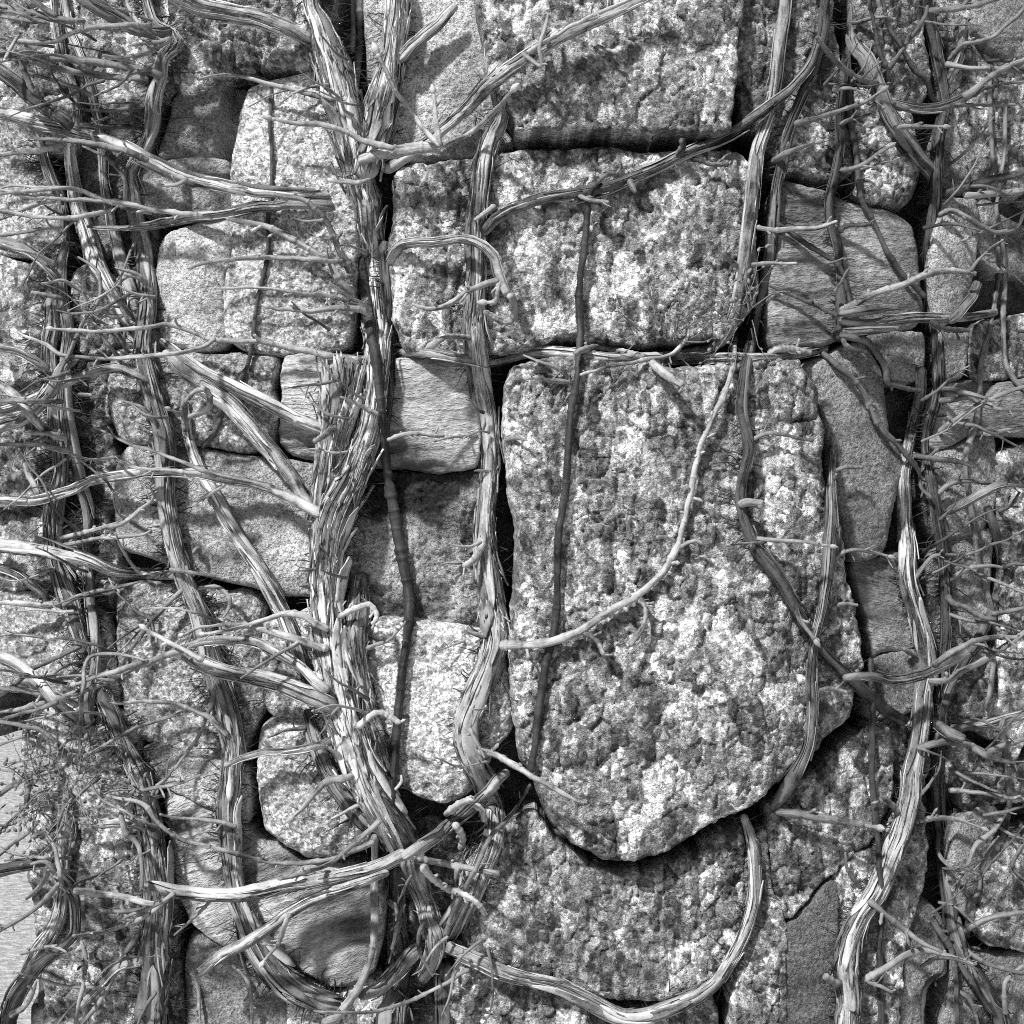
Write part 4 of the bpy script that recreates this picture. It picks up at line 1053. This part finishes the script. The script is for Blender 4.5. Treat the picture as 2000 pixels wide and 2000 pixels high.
twigs('R2', """
C 10 40 0.91 | 1640,608,8 1660,600,8 1700,578,7.5 1760,555,7.5 1800,540,7.5 1850,530,7 1906,533,6
MC 12 44 0.77 | 1640,626,9 1700,632,9 1780,623,9 1880,620,8 1946,610,7
M 10 26 0.56 | 1640,614,8 1700,604,9 1757,600,7
K 30 46 | 1818,628,6 1840,643,6 1862,647,6 1896,648,6
M 4 10 0.56 | 1640,646,8 1700,644,8 1757,640,6
- 3 6 0.35 | 1640,655,7 1690,668,8 1712,692,8 1730,720,8 1733,745,8 1760,756,7 1800,766,7
- 3 8 0.39 | 1604,688,7 1635,715,7 1662,735,7.5 1688,765,7.5 1702,800,7.5 1720,835,7.5 1745,862,7 1770,892,7 1792,920,6.5 1797,950,6 1820,976,6
K 4 14 0.56 | 1648,655,5 1652,675,5 1670,682,5 1695,690,5
- 4 8 0.35 | 1640,618,5 1610,603,5 1560,582,5 1500,560,5
B 8 24 0.63 | 1640,336,6 1680,325,6 1708,302,5.5 1738,287,5
- 8 20 0.56 | 1640,245,5 1655,235,5 1680,226,5 1702,220,4
- 4 16 0.49 | 1662,48,5 1700,38,5 1736,35,5
K 4 18 0.42 | 1638,455,5 1660,442,5 1705,436,5
- 4 30 0.42 | 1715,165,7 1670,150,7 1640,130,7 1610,95,7 1593,72,7
""")
twigs('R4', """
- 6 24 0.34 | 1728,140,6 1765,95,6 1803,42,6 1812,10,6
- 6 16 0.34 | 1842,206,6 1820,190,6 1806,155,6 1782,135,6 1758,90,6 1735,50,6 1718,-20,6
- 4 14 0.31 | 1733,165,5 1733,135,6 1718,100,6 1710,60,6 1693,-20,6
B 10 40 0.61 | 1745,250,6 1800,247,6 1842,247,5
MC 10 46 0.51 | 1740,200,8 1770,208,9 1810,215,9 1850,206,9 1880,190,9 1908,172,9
- 30 60 0.61 | 1880,192,7 1930,152,7 1970,128,7 2060,90,6
- 30 60 0.61 | 1845,125,6 1890,130,6 1970,133,6 2060,150,6
- 30 50 0.41 | 1862,206,5 1930,205,5 1988,203,4.5
- 36 60 0.48 | 1900,188,4.5 1940,170,4.5 2060,150,4
- 6 40 0.37 | 1838,380,8 1880,370,9 1960,345,9 2060,320,9
- 10 44 0.82 | 1880,382,7 1950,378,8 2060,362,8
- 10 44 0.54 | 1832,422,6 1860,413,6 1890,425,6 1940,450,6 1985,445,6 2000,415,6
- 10 40 0.68 | 1815,20,6 1880,15,7 1975,-10,7
- 12 40 0.61 | 1850,118,5 1880,88,5 1935,75,5 1970,45,5.5 2060,-30,5
M 4 10 0.68 | 1848,170,7 1870,120,8 1880,80,8 1884,38,7
M 6 20 0.61 | 1850,630,9 1875,608,10 1897,582,10 1912,550,9
B 12 44 0.54 | 1830,757,7 1868,762,6.5 1900,772,6 1932,779,5
- 12 44 0.61 | 1832,785,7 1865,782,7 1892,778,6.5 1930,795,6 1980,800,5.5 2060,798,5
- 10 50 0.68 | 1832,842,5 1860,825,6 1900,800,6 1945,778,6.5 2060,732,6
- 6 30 0.34 | 1782,892,6 1830,895,7 1870,900,7 1905,912,6
- 6 40 0.61 | 1830,965,5 1850,948,5 1890,940,5 1950,945,5 2060,955,5
M 6 40 0.68 | 1845,1000,7 1890,980,8 1940,950,8 1970,945,7
- 6 30 0.54 | 1852,1132,5 1890,1110,5 1920,1103,5 1962,1108,4.5
K 6 40 0.37 | 1848,1160,6 1860,1175,6 1890,1186,6 1920,1202,6 1948,1207,6
- 4 14 0.61 | 1783,1140,6 1800,1110,6 1820,1085,6 1838,1080,5
- 6 40 0.68 | 1850,1545,6 1910,1550,6 2060,1570,6
- 6 30 0.48 | 1850,1500,4 1900,1525,4.5 1952,1546,4
B 8 30 0.68 | 1788,1602,6 1830,1600,6 1870,1603,5.5 1918,1616,5
- 4 24 0.61 | 1830,1615,5 1835,1670,5 1862,1697,5 1890,1697,5 1932,1716,4.5
- 8 20 0.75 | 1968,1575,5 1942,1620,6 1906,1650,6.5 1890,1690,6 1872,1715,6 1865,1745,5
- 6 36 0.61 | 1880,1820,8 1900,1810,7.5 1930,1795,7 1970,1785,7 2060,1782,6
- 2 4 0.34 | 1812,1770,6 1830,1810,7 1860,1860,7 1868,1940,7 1875,2060,7
- 2 4 0.20 | 1840,1870,5 1836,1900,6 1806,1940,6 1798,2060,6
- 6 40 0.48 | 1875,1845,5 1920,1880,6 1970,1895,6 2060,1920,6
- 10 40 0.54 | 1965,1980,6 1962,1940,6.5 1975,1905,6.5 2060,1850,6
- 6 24 0.41 | 1862,1930,5 1900,1960,5 1925,2060,5
- 2 8 0.41 | 1870,1790,6 1885,1850,6 1905,1905,6 1935,1960,6
""")
twigs('R5', """
MC 14 50 0.56 | 1648,1322,8 1700,1320,8 1740,1329,9 1790,1325,9 1830,1305,8.5 1892,1274,8
- 20 50 0.72 | 1822,1300,7 1870,1266,7 1930,1247,6.5 2060,1246,6
- 14 56 0.68 | 1815,1330,7 1850,1326,8 1880,1310,8 1930,1282,8 2060,1195,8
MC 14 60 0.80 | 1850,1424,8 1920,1415,9 1960,1405,9 2060,1385,9
- 10 50 0.52 | 1790,1458,8 1850,1450,8 1900,1458,7.5 1930,1468,7.5 1960,1455,7 2060,1430,7
M 4 24 0.48 | 1820,1405,9 1850,1430,10 1885,1446,8
B 6 24 0.72 | 1630,1092,5 1650,1077,5 1690,1078,5 1736,1085,5
- 8 34 0.76 | 1678,1918,8 1730,1890,8 1780,1860,8 1820,1857,7.5 1870,1875,7 1902,1886,6
- 8 30 0.56 | 1698,1760,7 1750,1800,7 1800,1840,7 1842,1862,6
K 4 20 0.72 | 1756,1590,6 1742,1570,6 1726,1556,5
- 4 20 0.64 | 1690,1915,5 1720,1926,5 1745,1940,5
K 6 20 0.64 | 1640,1925,8 1620,1910,8 1610,1903,7
- 2 8 0.48 | 1680,1735,5 1655,1700,5 1648,1665,4
- 20 40 0.64 | 1960,1405,6 1948,1430,6 1938,1440,6
K 4 18 0.64 | 1790,1285,5 1770,1270,5 1763,1268,4
- 10 40 0.56 | 1900,1460,7 1940,1480,7 1985,1490,7
""")
twigs('R6', """
C 6 30 0.60 | 1512,1582,8 1570,1592,9 1630,1601,8.5 1702,1610,7.5
KB 10 26 0.80 | 1690,1610,5 1715,1616,5
K 3 12 0.64 | 1622,1190,4 1645,1180,4.5 1675,1182,4
K 3 14 0.64 | 1590,1355,4 1620,1345,4.5 1655,1352,4
K 3 14 0.64 | 1625,925,4 1650,912,4.5 1688,910,4
- 3 10 0.64 | 1628,938,4 1636,925,4
""")
twigs('RR', """
- 6 24 0.49 | 1945,1225,4 1965,1245,4 1985,1262,4
- 8 40 0.56 | 1938,1200,5 1970,1195,5 2060,1180,5
- 8 40 0.42 | 1955,1108,5 1985,1102,5 2060,1105,5
- 4 20 0.42 | 1990,1600,6 1999,1640,6 1978,1690,6 2010,1722,6
- 6 26 0.56 | 1940,1605,4 1980,1632,4 2040,1650,4
- 8 40 0.70 | 1905,838,4.5 1930,850,4.5 1980,838,4 2060,840,4
- 6 24 0.49 | 1950,1000,5 1975,985,5 1990,960,5
""")
twigs('V', """
M 40 54 .6 | 142,250,10 100,220,12 60,190,13 20,155,13 -60,95,13
- 30 56 .5 | 320,148,8 280,136,9 200,125,9 130,118,9 50,112,10 -60,106,10
- 20 44 .75 | 290,151,7 200,147,9 130,137,9 58,118,7
M 30 50 .5 | 335,63,9 290,60,11 260,52,12 230,35,13 190,15,13 130,-30,12
- 30 54 .7 | 170,43,6 130,40,7 90,32,8 30,18,8 -60,-5,8
- 34 50 .6 | 115,34,6 90,20,7 40,-20,7
B 36 64 .95 | 300,52,5 240,48,5.5 180,55,6 130,70,6 100,82,6 60,80,6 -60,62,6
- 30 60 .9 | 100,50,6 60,42,6 -60,25,6
N 50 60 .9 | 90,48,4 30,26,6 -60,22,6
BN 60 66 .95 | 8,112,5 26,84,5 38,68,5
- 20 46 .7 | 338,72,6 300,93,6.5 268,105,7 240,112,7 200,108,6
B 20 40 .8 | 330,78,5 300,86,5 272,87,5
- 24 36 .6 | 180,188,5 150,172,5 110,160,5 52,138,5
- 30 40 .55 | 85,190,7 65,175,8 48,130,8 36,110,7
- 30 44 .65 | 290,315,8 250,296,7 200,284,7 130,275,7 60,268,6
- 30 46 .9 | 125,282,6 60,295,6 -60,308,6
K 8 26 .6 | 282,247,4.5 220,248,5 155,245,5
- 8 24 .9 | 245,392,5 243,350,5 210,310,5 158,285,4
B 26 36 .8 | 368,350,5 345,361,5 318,364,5
- 30 54 1.0 | 300,416,6 270,410,6 200,388,6 160,374,6 120,365,5.5 60,372,5.5 -60,388,5
- 34 56 1.1 | 230,406,5 190,416,5.5 140,425,5.5 60,420,5.5 -60,405,5
- 36 56 1.0 | 110,388,5 70,398,6 -60,452,6
- 30 50 .8 | 120,441,5 50,451,5 -60,465,5
M 30 50 1.2 | 118,545,8 70,502,10 30,482,12 -60,460,10
- 18 30 .8 | 285,555,5 262,533,5 225,520,5
- 18 30 .6 | 285,558,6 270,545,5 240,540,4
- 16 30 .9 | 242,618,5 215,614,5 185,590,5 150,565,5 120,550,5 80,554,5
- 34 50 1.05 | 420,664,5 380,685,5 300,696,5 200,700,5 130,695,5.5 90,675,5.5 30,646,4
K 8 28 .85 | 362,842,6 361,800,6 369,780,6 385,765,6 404,765,6 411,784,6 401,805,6 366,816,6
B 12 28 .85 | 372,815,5 350,805,5 335,798,5
- 10 22 1.0 | 308,832,4 300,815,4.5 276,795,4.5 235,782,4
M 14 40 1.15 | 290,744,7 255,728,8 225,718,8 180,728,8 120,752,8 50,785,8 -60,822,8
M 8 54 1.25 | 350,1124,9 300,1125,10 245,1122,10 210,1115,11 170,1097,12 110,1080,13 50,1072,13 -60,1050,14
- 6 18 .8 | 330,1112,5 380,1118,5 425,1122,5
- 8 26 .7 | 360,1150,6 330,1178,6 300,1210,6 270,1250,6.5 245,1285,6 236,1312,5
- 8 24 .8 | 385,1150,5 420,1147,5 445,1165,5.5 447,1185,5 435,1207,5
- 10 36 1.05 | 445,1435,6 420,1412,6 400,1398,6 360,1380,6 325,1370,5.5 270,1368,5 214,1374,5
- 6 18 .7 | 422,1330,5 415,1370,5 400,1410,5 380,1450,5 336,1504,5
- 10 24 .8 | 460,1615,5 420,1605,5 370,1600,5 310,1588,5
- 8 20 .8 | 420,1748,4 385,1790,4 340,1830,4
- 4 10 .9 | 455,1880,5 485,1930,5 496,2060,5
- 4 10 .8 | 385,1915,5 393,2060,5
K 6 18 | 390,1090,5 385,1070,5 375,1080,4
""")
twigs('V3a', """
M 30 56 1.05 | 150,700,8 125,716,10 112,738,11 95,768,11 65,800,11 30,822,12 -60,855,12
M 24 50 1.3 | 130,856,7 100,843,8 65,815,8 40,782,8 15,760,9 -60,712,9
M 20 46 1.1 | 95,722,8 60,696,8 30,682,8 -60,665,8
- 10 24 .9 | 78,968,7 60,930,7 45,895,7 30,845,7
- 14 34 .7 | 130,705,5 150,662,5 170,620,5 190,588,5 196,560,5 185,525,5 150,500,5
K 8 22 .7 | 128,582,5 100,577,5 60,573,5
- 14 40 .9 | 140,882,5 110,875,5 60,869,5 -60,872,5
K 12 26 .7 | 130,854,5 100,848,5 50,850,4
- 16 40 1.0 | 125,785,6 80,786,6 30,783,6 -60,785,6
- 12 24 1.0 | 140,777,4 155,768,4.5 186,773,4
- 20 40 1.2 | 118,1052,6 190,1035,7 235,1022,7 265,1003,7 285,985,6 306,958,5
- 20 36 .9 | 122,1063,5 200,1050,5 270,1047,5 294,1038,4
- 16 46 1.15 | 120,1181,7 60,1180,7 -60,1172,7
- 12 30 .9 | 122,1184,6 150,1168,6 220,1150,6 272,1137,5
M 14 40 1.3 | 92,1166,7 65,1145,8 40,1125,8 -60,1080,8
- 16 40 .6 | 160,1264,5.5 110,1285,6 60,1310,6 20,1345,6 -60,1410,6
- 30 50 .85 | 360,1272,9 330,1280,8.5 285,1293,8 235,1318,7 180,1342,7 100,1368,7 28,1388,7 -40,1392,6
B 36 54 .9 | 290,1288,6 230,1310,6.5 180,1325,6.5 148,1334,6
- 20 44 .9 | 158,1500,5 157,1420,5 160,1340,5 166,1295,5 182,1280,5 230,1280,5 284,1290,4.5
- 16 44 1.0 | 150,1376,6 100,1356,6.5 40,1346,6.5 -60,1342,6
- 14 36 .8 | 140,1488,5 190,1463,5 250,1430,5 310,1405,5 362,1387,4
- 20 56 .5 | 140,1492,6 125,1470,6.5 100,1440,6.5 60,1420,6.5 -60,1402,6
- 18 60 .5 | 110,1488,5 40,1525,6.5 -60,1590,7
- 30 60 .45 | 58,1508,5 52,1552,6.5 38,1590,6.5 -60,1680,6
- 30 50 .8 | 75,1600,4 40,1640,5 -60,1710,5
- 10 34 .85 | 210,1548,5 260,1547,5 300,1540,5 350,1528,5.5 395,1514,4.5
- 12 24 .7 | 290,1577,5 300,1545,5 320,1522,5 340,1498,4.5
MC 8 28 1.35 | 285,1620,8 240,1608,9 200,1610,9 155,1604,8
- 14 30 .7 | 232,1585,6 245,1625,6.5 272,1660,6.5 275,1740,6
- 10 24 .65 | 275,1818,5.5 245,1862,6 220,1912,6 190,1962,6 120,2060,6
M 6 20 1.0 | 288,1874,8 270,1876,9 230,1890,9 190,1930,9 155,1965,9
- 20 40 .9 | 330,1760,5 290,1785,5.5 250,1803,5.5 200,1822,6 140,1828,6
B 20 36 .8 | 345,1745,5 310,1765,5 270,1780,5 242,1791,4.5
B 20 34 .6 | 285,1775,6 240,1780,6 188,1776,6
""")
twigs('V3b', """
M 14 46 1.3 | 160,1410,8 135,1392,9 110,1370,10 85,1340,10 55,1315,10 20,1290,11 -60,1262,11
- 4 12 .8 | 100,1320,4 130,1300,4 160,1290,4
""")
twigs('B1', """
- 40 60 .55 | 118,1725,5 60,1785,5.5 -60,1850,6
- 44 50 .6 | 92,1690,6 88,1715,6 70,1738,6 50,1755,5
- 50 60 .8 | 110,1700,6 90,1682,5 60,1690,5
- 30 44 .8 | 122,1730,6 110,1665,6 82,1608,6
- 20 34 .7 | 158,1838,4.5 167,1872,5 160,1932,5 130,2060,5
- 40 60 .8 | 20,1985,6 50,1965,6.5 65,1930,6 68,1915,5
C 40 56 1.1 | 140,1740,7 200,1748,7 260,1755,7 300,1765,6
- 40 30 .8 | 40,1860,5 100,1848,5 130,1860,5
""")

def tangle(code, n, box, heading, length, rad, lift, tones, seed):
    """thin outer twigs of a vine: gently curved, kinked, reaching away from the wall"""
    rg = np.random.default_rng(seed)
    for _ in range(n):
        x, y = rg.uniform(box[0], box[2]), rg.uniform(box[1], box[3])
        a = math.radians(heading + rg.normal(0, 26)); L = rg.uniform(*length); turn = rg.normal(0, .5)
        m = max(3, int(L / 38)); r0 = rg.uniform(*rad)
        toks = []
        for k in range(m + 1):
            toks.append("%.0f,%.0f,%.1f" % (x, y, r0 * (1 - .45 * k / m)))
            x += math.cos(a) * L / m; y -= math.sin(a) * L / m; a += turn / m + rg.normal(0, .17)
        l0 = rg.uniform(4, 20)
        stem(code, ' '.join(toks), (l0, l0 + rg.uniform(*lift)), main=False, dive=8, tone=rg.uniform(*tones), strips=0,
             flags='B' if rg.uniform() < .3 else '-')
tangle('V3a', 34, (60, 560, 330, 1480), 178, (70, 240), (3, 5), (10, 40), (.35, 1.1), 21)
tangle('V', 22, (90, 20, 330, 620), 180, (70, 260), (3, 5), (15, 40), (.35, 1.1), 22)
tangle('V3a', 18, (60, 1480, 320, 1980), 200, (60, 200), (3, 5), (10, 40), (.3, .9), 23)
tangle('C', 20, (600, 60, 740, 1500), 178, (40, 150), (3, 5), (10, 30), (.5, 1.1), 24)
tangle('R4', 34, (1780, 40, 1930, 1960), 5, (60, 220), (3, 5), (10, 40), (.25, .75), 25)
tangle('R2', 8, (1600, 20, 1720, 640), 20, (40, 120), (3, 4.5), (6, 20), (.3, .7), 26)
tangle('C', 12, (740, 1600, 960, 1900), 240, (40, 140), (3, 6), (6, 24), (.4, 1.0), 27)
tangle('T4', 10, (900, 500, 960, 1500), 190, (25, 70), (3, 4.5), (6, 16), (.5, 1.0), 28)
flower_head('V3a', (135, 1535), 85, 62, 34, 5)
flower_head('V3a', (40, 1560), 60, 18, 44, 6)
flower_head('R1', (1290, 675), 60, 26, 14, 7)
flower_head('R1', (1460, 620), 45, 26, 26, 8)
